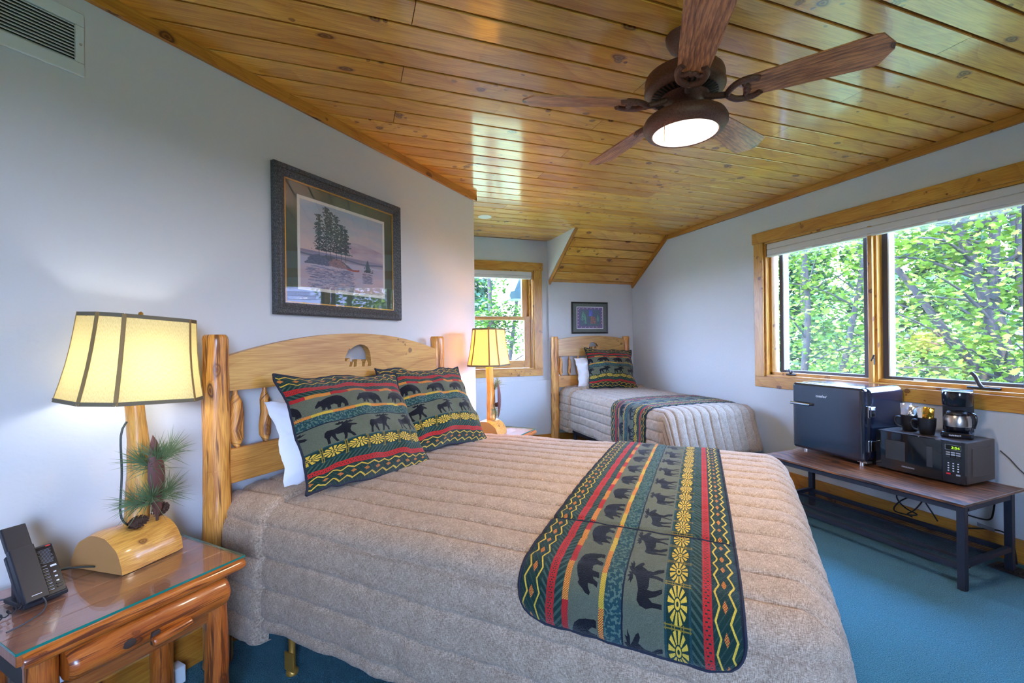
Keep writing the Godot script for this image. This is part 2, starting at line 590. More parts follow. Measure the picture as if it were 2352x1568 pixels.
# the framed print of a lake: an island with pines, a boulder, a canoe
func lake_image() -> Image:
	var w := 560
	var h := 420
	var im := Image.create(w, h, false, Image.FORMAT_RGB8)
	var nz := noise_bytes(w, h, w / 4, h, 0.02, 9, 3)
	for y in h:
		var t := float(y) / h
		for x in w:
			var k := (nz[y * w + x] - 128) / 255.0
			var c: Color
			if t < 0.56:
				c = srgb(150, 170, 190).lerp(srgb(205, 180, 175), clampf(t * 1.9 + k * 0.5, 0, 1))
				if t > 0.40 + 0.03 * sin(x * 0.013) and x > w * 0.5: c = c.lerp(srgb(140, 125, 155), clampf(0.4 + k, 0, 1))
			elif t < 0.63:
				c = srgb(128, 125, 150).lerp(srgb(165, 150, 160), clampf((t - 0.56) * 8.0 + k, 0, 1))
			else:
				c = srgb(170, 165, 185).lerp(srgb(195, 165, 165), clampf((t - 0.63) * 2.4 + k * 1.2, 0, 1))
			im.set_pixel(x, y, c)
	var r := RandomNumberGenerator.new()
	r.seed = 21
	var dab := func(x: float, y: float, rx: float, ry: float, c: Color):
		im.fill_rect(Rect2i(int(x - rx), int(y - ry), int(rx * 2 + 1), int(ry * 2 + 1)).intersection(Rect2i(0, 0, w, h)), c)
	# far shore
	for x in range(0, w, 3):
		dab.call(x, h * (0.60 + 0.012 * sin(x * 0.02)), 3, 3, srgb(92, 100, 128))
	# island: brush, rock
	for k in 900:
		var a := r.randf()
		var x2 := lerpf(40, 320, a)
		var y2 := h * 0.70 - sin(a * PI) * 48.0 * r.randf()
		dab.call(x2, y2, r.randf_range(1, 5), r.randf_range(1, 3), srgb(58, 74, 92).lerp(srgb(96, 100, 110), r.randf()))
	for k in 500:
		var a2 := r.randf()
		dab.call(lerpf(160, 290, a2), h * (0.70 - 0.10 * r.randf() * sin(a2 * PI)), r.randf_range(1, 5), r.randf_range(1, 2), srgb(170, 125, 120).lerp(srgb(120, 95, 105), r.randf()))
	for k in 420:
		var a3 := r.randf() * TAU
		var q := sqrt(r.randf())
		dab.call(112 + cos(a3) * q * 62, h * 0.70 - absf(sin(a3)) * q * 44, r.randf_range(2, 6), r.randf_range(1, 3), srgb(100, 105, 128).lerp(srgb(70, 78, 104), r.randf()))
	# pines
	for p in [[118, 0.15, 24], [160, 0.05, 30], [186, 0.09, 30], [222, 0.12, 28], [252, 0.20, 30], [280, 0.24, 22]]:
		var top: float = h * p[1]
		for y3 in range(int(top), int(h * 0.62)):
			dab.call(p[0] + 2.0 * sin(y3 * 0.05), y3, 1, 1, srgb(62, 62, 76))
		for k in 320:
			var q2 := r.randf()
			var yy: float = lerpf(top, h * 0.54, q2)
			var layer := absf(sin(yy * 0.16))
			dab.call(p[0] + r.randfn(0.0, 1.0) * p[2] * (0.25 + 0.5 * q2) * (0.4 + 0.8 * layer), yy, r.randf_range(2, 6), r.randf_range(1, 2.5), srgb(34, 58, 72).lerp(srgb(62, 92, 98), r.randf()))
	for k in 260:
		var q3 := r.randf()
		dab.call(430 + r.randfn(0, 1) * 14 * q3, lerpf(h * 0.56, h * 0.70, q3), 3, 1.5, srgb(52, 78, 92))
	# canoe and ripples
	for k in 90:
		dab.call(lerpf(290, 370, k / 90.0), h * 0.705 - 4.0 * pow(absf(k / 45.0 - 1.0), 3.0), 1, 4, srgb(150, 85, 85))
	for k in 520:
		var x4 := r.randf_range(60, 330)
		dab.call(x4, r.randf_range(h * 0.72, h * 0.97), r.randf_range(4, 22), 0.8, srgb(84, 98, 130).lerp(srgb(150, 150, 175), r.randf()))
	for k in 120:
		dab.call(r.randf_range(400, 460), r.randf_range(h * 0.72, h * 0.84), r.randf_range(4, 14), 0.8, srgb(110, 115, 140))
	# white paper margin
	for e in [Rect2i(0, 0, w, 14), Rect2i(0, h - 14, w, 14), Rect2i(0, 0, 14, h), Rect2i(w - 14, 0, 14, h)]:
		im.fill_rect(e, srgb(215, 212, 200))
	return im

func forest_image() -> Image:
	var w := 256
	var h := 212
	var im := Image.create(w, h, false, Image.FORMAT_RGB8)
	var r := RandomNumberGenerator.new()
	r.seed = 8
	im.fill(srgb(74, 58, 92))
	for k in 3000:
		im.fill_rect(Rect2i(r.randi_range(0, w), r.randi_range(0, h), 3, 2), srgb(96, 66, 96).lerp(srgb(52, 44, 86), r.randf()))
	im.fill_rect(Rect2i(28, 26, w - 56, h - 54), srgb(50, 54, 86))
	for k in 1700:
		var x := r.randi_range(30, w - 32)
		var y := r.randi_range(28, h - 32)
		var c := srgb(44, 84, 74).lerp(srgb(40, 48, 70), r.randf())
		if absf(x - 132) < 18 and y < 90: c = srgb(80, 92, 190).lerp(srgb(54, 60, 130), r.randf())
		if absf(x - 158) < 26 and y > 90 and y < 160: c = srgb(158, 94, 50).lerp(srgb(90, 60, 52), r.randf())
		im.fill_rect(Rect2i(x, y, 2 + r.randi() % 3, 3 + r.randi() % 6), c)
	for q in [[60, 40], [52, 70], [78, 62], [84, 100], [205, 78]]:
		for k in 130:
			var d := r.randf()
			im.fill_rect(Rect2i(int(q[0] + r.randfn(0, 1) * 9 * d), int(q[1] + d * 62), 3, 2), srgb(56, 116, 92).lerp(srgb(90, 140, 110), r.randf()))
	for k in 22:
		var a := k / 22.0
		var e := Vector2i(int(fposmod(a * 4.0, 1.0) * (w - 50)) + 25, 15 if a < 0.25 else h - 17) if a < 0.5 else Vector2i(14 if a < 0.75 else w - 16, int(fposmod(a * 4.0, 1.0) * (h - 50)) + 25)
		for j in 7:
			im.fill_rect(Rect2i(e.x + j - 3, e.y + (j - 3) * (1 if k % 2 == 0 else -1), 3, 3), srgb(208, 170, 150))
	for e2 in [Rect2i(0, 0, w, 5), Rect2i(0, h - 5, w, 5), Rect2i(0, 0, 5, h), Rect2i(w - 5, 0, 5, h)]:
		im.fill_rect(e2, srgb(205, 205, 200))
	im.adjust_bcs(1.45, 1.0, 1.1)
	return im

func make_materials() -> void:
	var pine := wood_tex(2048, 512, 3, srgb(236, 182, 82), srgb(194, 128, 44), srgb(96, 54, 26), 7.0, 34, 0.034, 0.36)
	var honey := wood_tex(2048, 512, 11, srgb(226, 176, 104), srgb(184, 124, 60), srgb(120, 84, 52), 7.0, 12, 0.042, 0.34, 0.007)
	var logs := wood_tex(1024, 512, 17, srgb(224, 170, 90), srgb(164, 100, 44), srgb(92, 54, 30), 9.0, 14, 0.045, 0.34, 0.006, 0.75)
	var oak := wood_tex(1024, 256, 23, srgb(214, 152, 104), srgb(132, 82, 54), srgb(70, 40, 26), 18.0, 2, 0.05, 0.6, 0.004)
	var walnut := wood_tex(1024, 256, 29, srgb(142, 92, 56), srgb(50, 32, 24), srgb(40, 26, 20), 12.0, 8, 0.06, 0.95, 0.008)
	var logs_plain := wood_tex(1024, 512, 19, srgb(226, 178, 100), srgb(176, 118, 56), srgb(110, 70, 40), 10.0, 4, 0.05, 0.34, 0.006)
	wood("ceiling_plank", pine, Color(1.0, 0.96, 0.88), 0.42, Vector2(0.42, 1.6), 0.9, 0.12)
	wood("ceiling_plank_warm", pine, Color(0.95, 0.87, 0.74), 0.42, Vector2(0.40, 1.7), 0.9, 0.12)
	wood("ceiling_plank_pale", pine, Color(1.0, 0.97, 0.90), 0.42, Vector2(0.45, 1.5), 0.9, 0.12)
	wood("plank_groove", pine, Color(0.62, 0.52, 0.42), 0.6, Vector2(0.42, 1.6))
	wood("casing_pine", pine, Color(0.86, 0.80, 0.70), 0.45, Vector2(0.6, 1.9), 0.3, 0.25)
	wood("trim_pine", pine, Color(0.80, 0.70, 0.56), 0.45, Vector2(0.45, 1.3), 0.3, 0.25)
	wood("board_pine", honey, Color(0.86, 0.84, 0.74), 0.45, Vector2(0.55, 1.9), 0.3, 0.25, true)
	wood("board_pine_long", honey, Color(0.90, 0.82, 0.68), 0.45, Vector2(0.55, 1.9), 0.3, 0.25)
	wood("log_pine", logs, Color(1.0, 0.93, 0.82), 0.42, Vector2(0.9, 2.2), 0.4, 0.2)
	wood("log_table", logs, Color(0.86, 0.62, 0.42), 0.4, Vector2(1.0, 3.0), 0.6, 0.15)
	wood("table_boards", honey, Color(0.72, 0.52, 0.40), 0.42, Vector2(0.9, 2.0), 0.3, 0.2)
	wood("blade_oak", oak, Color(1.0, 0.95, 0.9), 0.4, Vector2(1.4, 3.2), 0.25, 0.2)
	wood("bench_top", walnut, Color(1.0, 0.95, 0.92), 0.38, Vector2(0.9, 1.7), 0.3, 0.2)
	wood("lamp_log", logs_plain, Color(1.0, 0.92, 0.76), 0.4, Vector2(1.2, 2.4), 0.5, 0.15)
	mat("log_end", srgb(190, 138, 78), 0.6)
	mat("bark", srgb(62, 46, 36), 0.85)
	mat("bark_dark", srgb(58, 52, 48), 0.9)
	var wall := mat("wall_paint", srgb(204, 204, 202), 0.75, 0.0, 0.35)
	wall.heightmap_enabled = true
	wall.heightmap_texture = noise_tex(512, 0.03, 4, [], 3)
	wall.heightmap_scale = 0.05
	wall.uv1_triplanar = true
	wall.uv1_world_triplanar = true
	wall.uv1_scale = Vector3(2.5, 2.5, 2.5)
	mat("wall_plain", srgb(232, 230, 224), 0.8)
	var carpet := mat("carpet", Color.WHITE, 1.0, 0.0, 0.2)
	carpet.albedo_texture = noise_tex(1024, 0.12, 6, [srgb(18, 52, 60), srgb(44, 96, 106), srgb(64, 120, 130), srgb(104, 150, 162)], 3)
	carpet.uv1_triplanar = true
	carpet.uv1_world_triplanar = true
	carpet.uv1_scale = Vector3(1.6, 1.6, 1.6)
	carpet.heightmap_enabled = true
	carpet.heightmap_texture = noise_tex(512, 0.22, 7, [], 2)
	carpet.heightmap_scale = 0.5
	carpet.rim_enabled = true
	carpet.rim = 0.3
	var quilt := mat("quilt_cloth", Color.WHITE, 0.95, 0.0, 0.2)
	quilt.albedo_texture = weave_tex(12, srgb(116, 93, 74), srgb(224, 197, 168))
	quilt.uv1_scale = Vector3(2.0, 2.0, 2.0)
	quilt.heightmap_enabled = true
	quilt.heightmap_texture = quilt.albedo_texture
	quilt.heightmap_scale = 0.10
	quilt.rim_enabled = true
	quilt.rim = 0.35
	quilt.rim_tint = 0.5
	var bl := mat("blanket", Color.WHITE, 0.95, 0.0, 0.2)
	bl.albedo_texture = ImageTexture.create_from_image(blanket_image())
	bl.rim_enabled = true
	bl.rim = 0.3
	bl.heightmap_enabled = true
	bl.heightmap_texture = noise_tex(512, 0.2, 15, [], 2)
	bl.heightmap_scale = 0.15
	mat("blanket_edge", srgb(34, 38, 52), 0.95)
	var ticking := mat("white_cotton", srgb(236, 236, 238), 0.9)
	ticking.rim_enabled = true
	ticking.rim = 0.2
	mat("mattress_cloth", srgb(60, 62, 74), 0.9)
	mat("white_metal", srgb(205, 212, 208), 0.45)
	mat("dark_slot", srgb(40, 52, 46), 0.9)
	mat("white_plastic", srgb(228, 226, 218), 0.5)
	mat("blind_fabric", srgb(214, 208, 202), 0.8)
	mat("sash_dark", srgb(76, 74, 82), 0.45)
	mat("bronze_handle", srgb(54, 48, 46), 0.4, 0.3)
	var rust := mat("rust_bronze", Color.WHITE, 0.5, 0.35)
	rust.albedo_texture = noise_tex(512, 0.04, 31, [srgb(66, 44, 38), srgb(110, 72, 60), srgb(138, 92, 76), srgb(90, 76, 68)], 4)
	rust.uv1_triplanar = true
	rust.uv1_scale = Vector3(7, 7, 7)
	var fr := mat("frame_weathered", Color.WHITE, 0.6, 0.1)
	fr.albedo_texture = noise_tex(512, 0.05, 33, [srgb(30, 30, 32), srgb(54, 54, 58), srgb(92, 96, 98), srgb(160, 154, 142)], 5)
	fr.uv1_triplanar = true
	fr.uv1_scale = Vector3(3, 9, 9)
	mat("gold_fillet", srgb(190, 140, 60), 0.4, 0.6)
	mat("mat_board", srgb(62, 74, 62), 0.9)
	mat("frame_green", srgb(40, 44, 42), 0.4)
	mat("mat_green", srgb(74, 86, 78), 0.9)
	var lake := mat("lake_print", Color.WHITE, 0.8)
	lake.albedo_texture = ImageTexture.create_from_image(lake_image())
	var fo := mat("forest_print", Color.WHITE, 0.8)
	fo.albedo_texture = ImageTexture.create_from_image(forest_image())
	glass("pane_glass", Color(0.85, 0.92, 0.92), 0.02)
	glass("picture_glass", Color(0.8, 0.85, 0.85), 0.02)
	glass("table_glass", Color(0.8, 0.9, 0.88), 0.03)
	mat("glass_edge", srgb(28, 120, 104), 0.1)
	mat("black_gloss", srgb(22, 26, 34), 0.14, 0.0, 0.6)
	var fr2 := mat("fridge_black", srgb(20, 27, 40), 0.16, 0.0, 0.6)
	fr2.clearcoat_enabled = true
	fr2.clearcoat = 0.7
	fr2.clearcoat_roughness = 0.12
	mat("black_satin", srgb(30, 30, 34), 0.45)
	mat("black_matte", srgb(26, 26, 28), 0.7)
	mat("microwave_case", srgb(86, 75, 68), 0.35, 0.2)
	mat("chrome", srgb(214, 216, 220), 0.14, 1.0)
	mat("steel", srgb(190, 184, 176), 0.28, 1.0)
	mat("bench_steel", srgb(42, 44, 54), 0.45, 0.2)
	mat("mug_black", srgb(26, 24, 24), 0.35)
	mat("phone_black", srgb(30, 32, 40), 0.4)
	mat("phone_key", srgb(38, 40, 48), 0.35)
	mat("print_white", srgb(220, 222, 226), 0.6)
	mat("print_grey", srgb(150, 154, 162), 0.6)
	mat("print_red", srgb(200, 30, 44), 0.5)
	mat("door_glass", srgb(20, 24, 28), 0.06, 0.0, 0.6)
	mat("oven_window", srgb(58, 60, 62), 0.12, 0.0, 0.6)
	mat("oven_screen", srgb(8, 14, 10), 0.1)
	glow("display_digits", srgb(170, 230, 40), 0.22)
	mat("packet_clear", srgb(200, 205, 215), 0.15, 0.5)
	mat("packet_silver", srgb(196, 192, 190), 0.2, 0.9)
	mat("packet_gold", srgb(206, 150, 50), 0.2, 0.9)
	mat("packet_paper", srgb(214, 208, 200), 0.6)
	mat("cord_grey", srgb(70, 72, 80), 0.5)
	mat("cord_black", srgb(22, 22, 26), 0.5)
	mat("cord_green", srgb(64, 72, 66), 0.5)
	glass("clear_plastic", Color(0.8, 0.85, 0.9), 0.25)
	var linen := mat("shade_linen", Color.WHITE, 0.9)
	linen.albedo_texture = noise_tex(512, 0.08, 41, [srgb(176, 160, 112), srgb(214, 202, 156), srgb(232, 224, 186)], 4)
	linen.uv1_scale = Vector3(26, 2, 1)
	linen.backlight_enabled = true
	linen.backlight = Color(1.0, 0.95, 0.78)
	var linen2 := mat("shade_linen_amber", Color.WHITE, 0.9)
	linen2.albedo_texture = linen.albedo_texture
	linen2.uv1_scale = Vector3(26, 2, 1)
	linen2.backlight_enabled = true
	linen2.backlight = Color(0.75, 0.70, 0.56)
	mat("shade_tape", srgb(150, 122, 76), 0.8)
	mat("shade_tape_dark", srgb(112, 102, 80), 0.8)
	mat("twig", srgb(86, 60, 46), 0.85)
	mat("canoe_red", srgb(104, 62, 54), 0.6)
	mat("cone_brown", srgb(84, 58, 44), 0.8)
	mat("pine_needles", srgb(104, 128, 84), 0.6)
	glow("fan_glow", Color(1.0, 0.96, 0.9), 0.34)
	var leaf := mat("leaves", Color.WHITE, 0.8, 0.0, 0.2)
	leaf.vertex_color_use_as_albedo = true
	leaf.backlight_enabled = true
	leaf.backlight = Color(0.50, 0.60, 0.20)
	mat("tree_bark", srgb(48, 44, 42), 0.95, 0.0, 0.2)
	mat("lawn", srgb(110, 124, 76), 1.0)
	mat("shingle", srgb(100, 94, 102), 0.9)
	mat("shingle_dark", srgb(80, 74, 82), 0.9)
	mat("siding_log", srgb(150, 96, 66), 0.8)
	mat("fascia_teal", srgb(28, 58, 62), 0.4)

# ------------------------------------------------------------------ the room
func wall_x(z: float) -> float:   # where the diagonal wall's face stands at depth z
	return (LT.origin.dot(LT.basis.z) - z * LT.basis.z.z) / LT.basis.z.x

func plank(b: MB, x0: float, x1: float, w: float, o: Vector2) -> void:
	# a board lying along x, its face down at y = 0, edges eased; width along z
	var ch := 0.0025
	var sec := [Vector2(-w / 2, 0.016), Vector2(-w / 2, ch), Vector2(-w / 2 + ch, 0), Vector2(w / 2 - ch, 0), Vector2(w / 2, ch), Vector2(w / 2, 0.016)]
	for i in 5:
		var a: Vector2 = sec[i]
		var c: Vector2 = sec[i + 1]
		var nn := Vector3(0, (a - c).normalized().x, (c - a).normalized().y)
		nn = Vector3(0, -(c.x - a.x), (c.y - a.y)).normalized()
		b.quad(Vector3(x0, a.y, a.x), Vector3(x1, a.y, a.x), Vector3(x1, c.y, c.x), Vector3(x0, c.y, c.x), nn, o + Vector2(0, a.x), o + Vector2(x1 - x0, a.x), o + Vector2(x1 - x0, c.x), o + Vector2(0, c.x))
	for e in [[x0, -1.0], [x1, 1.0]]:
		b.quad(Vector3(e[0], 0.016, -w / 2), Vector3(e[0], 0.016, w / 2), Vector3(e[0], ch, w / 2), Vector3(e[0], ch, -w / 2), Vector3(e[1], 0, 0), o, o + Vector2(0.01, 0), o + Vector2(0.01, 0.01), o)

func build_room() -> void:
	var b := MB.new()
	b.box(Vector3(0.5, -0.1, -1.6), Vector3(6.6, 0.2, 7.2))
	struct_mesh("floor", b, M.carpet)
	# window wall with its opening
	b = MB.new()
	var th := 0.16
	var xc := XR + th / 2
	var z0 := -2.96
	var z1 := -1.24
	var y0 := 0.909
	var y1 := 2.085
	b.box(Vector3(xc, 1.3, (-5.2 + z0) / 2), Vector3(th, 2.6, z0 + 5.2))
	b.box(Vector3(xc, 1.3, (1.8 + z1) / 2), Vector3(th, 2.6, 1.8 - z1))
	b.box(Vector3(xc, y0 / 2, (z0 + z1) / 2), Vector3(th, y0, z1 - z0))
	b.box(Vector3(xc, (2.6 + y1) / 2, (z0 + z1) / 2), Vector3(th, 2.6 - y1, z1 - z0))
	struct_mesh("wall_right", b, M.wall_paint)
	# dormer wall: the upper part beside the window stands back a little above a ledge
	b = MB.new()
	var zb := ZF - 0.2
	b.box(Vector3((2.235 + XR) / 2, 1.3, (ZF + zb) / 2), Vector3(XR - 2.235, 2.6, 0.2))
	b.box(Vector3((0.7 + 2.235) / 2, 0.39, (ZF + zb) / 2), Vector3(1.535, 0.78, 0.2))
	var zr := ZF - 0.03
	b.box(Vector3((0.7 + 1.13) / 2, 1.69, (zr + zb) / 2), Vector3(0.43, 1.82, zr - zb))
	b.box(Vector3((2.055 + 2.235) / 2, 1.69, (zr + zb) / 2), Vector3(0.18, 1.82, zr - zb))
	b.box(Vector3((1.13 + 2.055) / 2, (0.78 + 0.911) / 2, (zr + zb) / 2), Vector3(0.925, 0.131, zr - zb))
	b.box(Vector3((1.13 + 2.055) / 2, (2.6 + 2.085) / 2, (zr + zb) / 2), Vector3(0.925, 0.515, zr - zb))
	# the cheek between the flat dormer ceiling and the slope
	var ch := PackedVector2Array([Vector2(-4.235, 2.445), Vector2(-4.99, 2.445), Vector2(-4.99, 1.94)])
	b.xf = Transform3D(Basis(Vector3(0, 0, 1), Vector3(0, 1, 0), Vector3(1, 0, 0)), Vector3.ZERO)
	b.prism(ch, 2.235, 2.262)
	b.xf = Transform3D()
	struct_mesh("wall_far", b, M.wall_paint)
	b = MB.new()
	b.box(Vector3(0.6, 1.3, -0.07), Vector3(5.0, 2.6, 0.14))
	struct_mesh("wall_left", b, M.wall_paint, LT)
	b = MB.new()
	b.box(Vector3(0.82, 1.3, -4.28), Vector3(0.24, 2.6, 1.5))
	struct_mesh("wall_return", b, M.wall_paint)
	b = MB.new()
	# wall behind the camera, with a window of its own
	b.box(Vector3(-1.65, 1.3, 1.75), Vector3(2.3, 2.6, 0.2))
	b.box(Vector3((0.5 + 3.6) / 2, 1.3, 1.75), Vector3(3.1, 2.6, 0.2))
	b.box(Vector3(0.0, 0.45, 1.75), Vector3(1.0, 0.9, 0.2))
	b.box(Vector3(0.0, 2.36, 1.75), Vector3(1.0, 0.48, 0.2))
	struct_mesh("wall_back", b, M.wall_paint)
	b = MB.new()
	b.box(Vector3(-2.7, 1.3, 0.7), Vector3(0.2, 2.6, 2.2))
	struct_mesh("wall_side", b, M.wall_paint)
	# ceiling: planks nailed under a solid deck
	var ce := structure("ceiling")
	b = MB.new()
	b.box(Vector3(0.45, CEIL + 0.11, -1.1), Vector3(6.5, 0.2, 6.3))
	b.box(Vector3(1.48, CEIL + 0.11, -4.7), Vector3(1.6, 0.2, 0.9))
	obj("deck", b, M.plank_groove, ce)
	var pitch := 0.132
	var mats := [M.ceiling_plank, M.ceiling_plank_warm, M.ceiling_plank_pale, M.ceiling_plank]
	rng.seed = 40
	for k in range(-4, 30):
		var za := -1.059 - pitch * k
		var zc := za - pitch / 2
		if zc < ZF - 0.02: break
		var xl := wall_x(za) - 0.02 if za > -3.5 else 0.92
		var xr := XR if za > -4.24 else 2.236
		var jx: float = [2.353, 0.227, 1.298][posmod(k, 3)]
		var runs := [[xl, jx - 0.0015], [jx + 0.0015, xr]] if (jx > xl + 0.1 and jx < xr - 0.05) else [[xl, xr]]
		for r in runs:
			b = MB.new()
			plank(b, r[0], r[1], pitch - 0.011, Vector2(rng.randf() * 5, rng.randf() * 5))
			obj("plank", b, mats[rng.randi() % 4], ce, pos(0, CEIL, zc))
	# sloped part over the twin bed
	var s0 := Vector2(-4.245, CEIL)
	var s1 := Vector2(-4.99, CEIL - (4.99 - 4.245) * (CEIL - 1.957) / (4.927 - 4.245))
	var dir := (s1 - s0).normalized()
	var ang := atan2(s0.y - s1.y, s0.x - s1.x)
	var sb := Basis(Vector3.RIGHT, -ang)
	b = MB.new()
	b.box(Vector3(0, 0.112, 0), Vector3(XR - 2.262, 0.2, (s1 - s0).length()))
	var mid := (s0 + s1) / 2
	obj("deck", b, M.plank_groove, ce, Transform3D(sb, Vector3((XR + 2.262) / 2, mid.y, mid.x)))
	for k in 7:
		var d := 0.066 + pitch * k
		var c := s0 + dir * d
		if d > (s1 - s0).length(): break
		b = MB.new()
		plank(b, 2.262, XR, pitch - 0.011, Vector2(rng.randf() * 5, rng.randf() * 5))
		obj("plank", b, mats[[0, 1, 2, 1, 1, 0, 1][k]], ce, Transform3D(sb, Vector3(0, c.y, c.x)))
	# trim under the ceiling
	b = MB.new()
	b.rbox(Vector3(0.68, CEIL - 0.025, 0.009), Vector3(4.89, 0.052, 0.019), 0.003, 1)
	struct_mesh("trim_1", b, M.trim_pine, LT)
	b = MB.new()
	b.rbox(Vector3(XR - 0.009, CEIL - 0.026, (1.6 - 4.235) / 2), Vector3(0.019, 0.052, 5.84), 0.003, 1)
	struct_mesh("trim_2", b, M.trim_pine)
	var ln := (Vector2(ZF, 1.957) - s0).length()
	var nrm := Vector2(dir.y, -dir.x)   # away from the slope, into the room
	if nrm.y > 0: nrm = -nrm
	var off := s0 + dir * (ln / 2) + nrm * 0.024
	b = MB.new()
	b.rbox(Vector3(), Vector3(0.019, 0.05, ln + 0.03), 0.003, 1)
	struct_mesh("trim_3", b, M.trim_pine, Transform3D(sb, Vector3(XR - 0.009, off.y, off.x)))
	struct_mesh("trim_4", b, M.trim_pine, Transform3D(sb, Vector3(2.251, off.y + 0.012, off.x)))
	# baseboards
	b = MB.new()
	b.rbox(Vector3(XR - 0.007, 0.066, -1.7), Vector3(0.015, 0.132, 6.5), 0.003, 1, Vector2(0.3, 0.2))
	struct_mesh("baseboard_right", b, M.trim_pine)
	b = MB.new()
	b.rbox(Vector3(2.18, 0.066, ZF + 0.007), Vector3(2.46, 0.132, 0.015), 0.003, 1, Vector2(1.3, 0.7))
	struct_mesh("baseboard_far", b, M.trim_pine)
	b = MB.new()
	b.rbox(Vector3(0.68, 0.066, 0.007), Vector3(4.85, 0.132, 0.015), 0.003, 1, Vector2(0.9, 0.1))
	struct_mesh("baseboard_left", b, M.trim_pine, LT)
	window_right(z0, z1, y0, y1)
	window_far()
	window_back()

func part_box(called: String, parent: Node, c: Vector3, s: Vector3, m: Material, r := 0.003) -> MeshInstance3D:
	var b := MB.new()
	b.rbox(c, s, r, 1, Vector2(fposmod(c.x * 7.3 + c.z * 3.1, 3.0), fposmod(c.y * 5.7 + c.z, 3.0)))
	return obj(called, b, m, parent)

func window_right(z0: float, z1: float, y0: float, y1: float) -> void:
	var w := structure("window_1")
	var zm := (z0 + z1) / 2
	var ln := z1 - z0
	# casing boards on the wall face
	part_box("casing", w, Vector3(XR - 0.011, 2.130, zm), Vector3(0.024, 0.094, ln + 0.215), M.casing_pine)
	part_box("casing", w, Vector3(XR - 0.009, (y0 + 2.083) / 2, z0 - 0.048), Vector3(0.02, 2.083 - y0, 0.094), M.casing_pine)
	part_box("casing", w, Vector3(XR - 0.009, (y0 + 2.083) / 2, z1 + 0.048), Vector3(0.02, 2.083 - y0, 0.094), M.casing_pine)
	part_box("casing", w, Vector3(XR - 0.009, y0 - 0.046, zm), Vector3(0.02, 0.09, ln + 0.19), M.casing_pine)
	# jamb lining the opening
	var jd := 0.15
	var xj := XR + jd / 2 - 0.004
	part_box("jamb", w, Vector3(xj, y1 - 0.009, zm), Vector3(jd, 0.018, ln), M.casing_pine)
	part_box("jamb", w, Vector3(xj, y0 + 0.009, zm), Vector3(jd, 0.018, ln), M.casing_pine)
	part_box("jamb", w, Vector3(xj, (y0 + y1) / 2, z0 + 0.009), Vector3(jd, y1 - y0, 0.018), M.casing_pine)
	part_box("jamb", w, Vector3(xj, (y0 + y1) / 2, z1 - 0.009), Vector3(jd, y1 - y0, 0.018), M.casing_pine)
	# stops and the mullion
	for zz in [z0 + 0.028, z1 - 0.028]:
		part_box("stop", w, Vector3(XR + 0.07, (y0 + y1) / 2, zz), Vector3(0.07, y1 - y0 - 0.03, 0.024), M.casing_pine)
	part_box("stop", w, Vector3(XR + 0.07, y0 + 0.030, zm), Vector3(0.07, 0.026, ln - 0.03), M.casing_pine)
	part_box("mullion", w, Vector3(XR + 0.075, (y0 + y1) / 2, -2.112), Vector3(0.10, y1 - y0 - 0.03, 0.062), M.casing_pine)
	part_box("mullion", w, Vector3(XR + 0.05, (y0 + y1) / 2, -2.112), Vector3(0.10, y1 - y0 - 0.03, 0.03), M.casing_pine)
	for p in [[-2.83, -2.205], [-2.03, -1.387]]:
		var a: float = p[0]
		var c: float = p[1]
		var s := Node3D.new()
		s.name = "sash"
		w.add_child(s, true)
		var fx := XR + 0.105
		var ya := 0.972
		var yb := 2.06
		part_box("sash_rail", s, Vector3(fx, ya - 0.018, (a + c) / 2), Vector3(0.045, 0.036, c - a), M.sash_dark)
		part_box("sash_rail", s, Vector3(fx, yb - 0.01, (a + c) / 2), Vector3(0.045, 0.036, c - a), M.sash_dark)
		part_box("sash_stile", s, Vector3(fx, (ya - 0.036 + yb) / 2, a - 0.027), Vector3(0.046, yb - ya + 0.036, 0.054), M.sash_dark)
		part_box("sash_stile", s, Vector3(fx, (ya - 0.036 + yb) / 2, c + 0.027), Vector3(0.046, yb - ya + 0.036, 0.054), M.sash_dark)
		part_box("glazing_bead", s, Vector3(fx - 0.02, (ya + yb) / 2, a - 0.006), Vector3(0.03, yb - ya, 0.010), M.white_metal, 0.002)
		var g := MB.new()
		g.box(Vector3(fx, (ya + yb) / 2, (a + c) / 2), Vector3(0.004, yb - ya, c - a))
		obj("pane", g, M.pane_glass, s)
	# crank handles on the bottom stop
	for q in [[-2.742, 0.075, -1.0], [-1.53, 0.13, 1.0]]:
		var h := Node3D.new()
		h.name = "crank_handle"
		w.add_child(h, true)
		var zc: float = q[0]
		var l: float = q[1]
		var bb := MB.new()
		bb.rbox(Vector3(XR + 0.035, y0 + 0.030, zc), Vector3(0.03, 0.014, l * 1.15), 0.006, 2)
		obj("crank_base", bb, M.bronze_handle, h)
		bb = MB.new()
		if q[2] > 0:
			bb.tube(curve([Vector3(XR + 0.03, y0 + 0.032, zc - 0.005), Vector3(XR + 0.022, y0 + 0.055, zc - 0.018), Vector3(XR + 0.02, y0 + 0.095, zc - 0.032), Vector3(XR + 0.02, y0 + 0.118, zc - 0.05)], 0.01), [0.014, 0.013, 0.012, 0.011, 0.010, 0.010, 0.009, 0.010, 0.010, 0.009].slice(0, 10) if false else 0.0105, 10)
		else:
			bb.tube(curve([Vector3(XR + 0.03, y0 + 0.032, zc), Vector3(XR + 0.02, y0 + 0.05, zc + 0.01), Vector3(XR + 0.018, y0 + 0.052, zc + 0.03)], 0.01), 0.007, 8)
			bb.tube([Vector3(XR + 0.03, y0 + 0.032, zc - 0.006), Vector3(XR + 0.022, y0 + 0.075, zc - 0.012)], 0.006, 8)
		obj("crank_arm", bb, M.bronze_handle, h)
	# sash lock on the mullion
	var lk := MB.new()
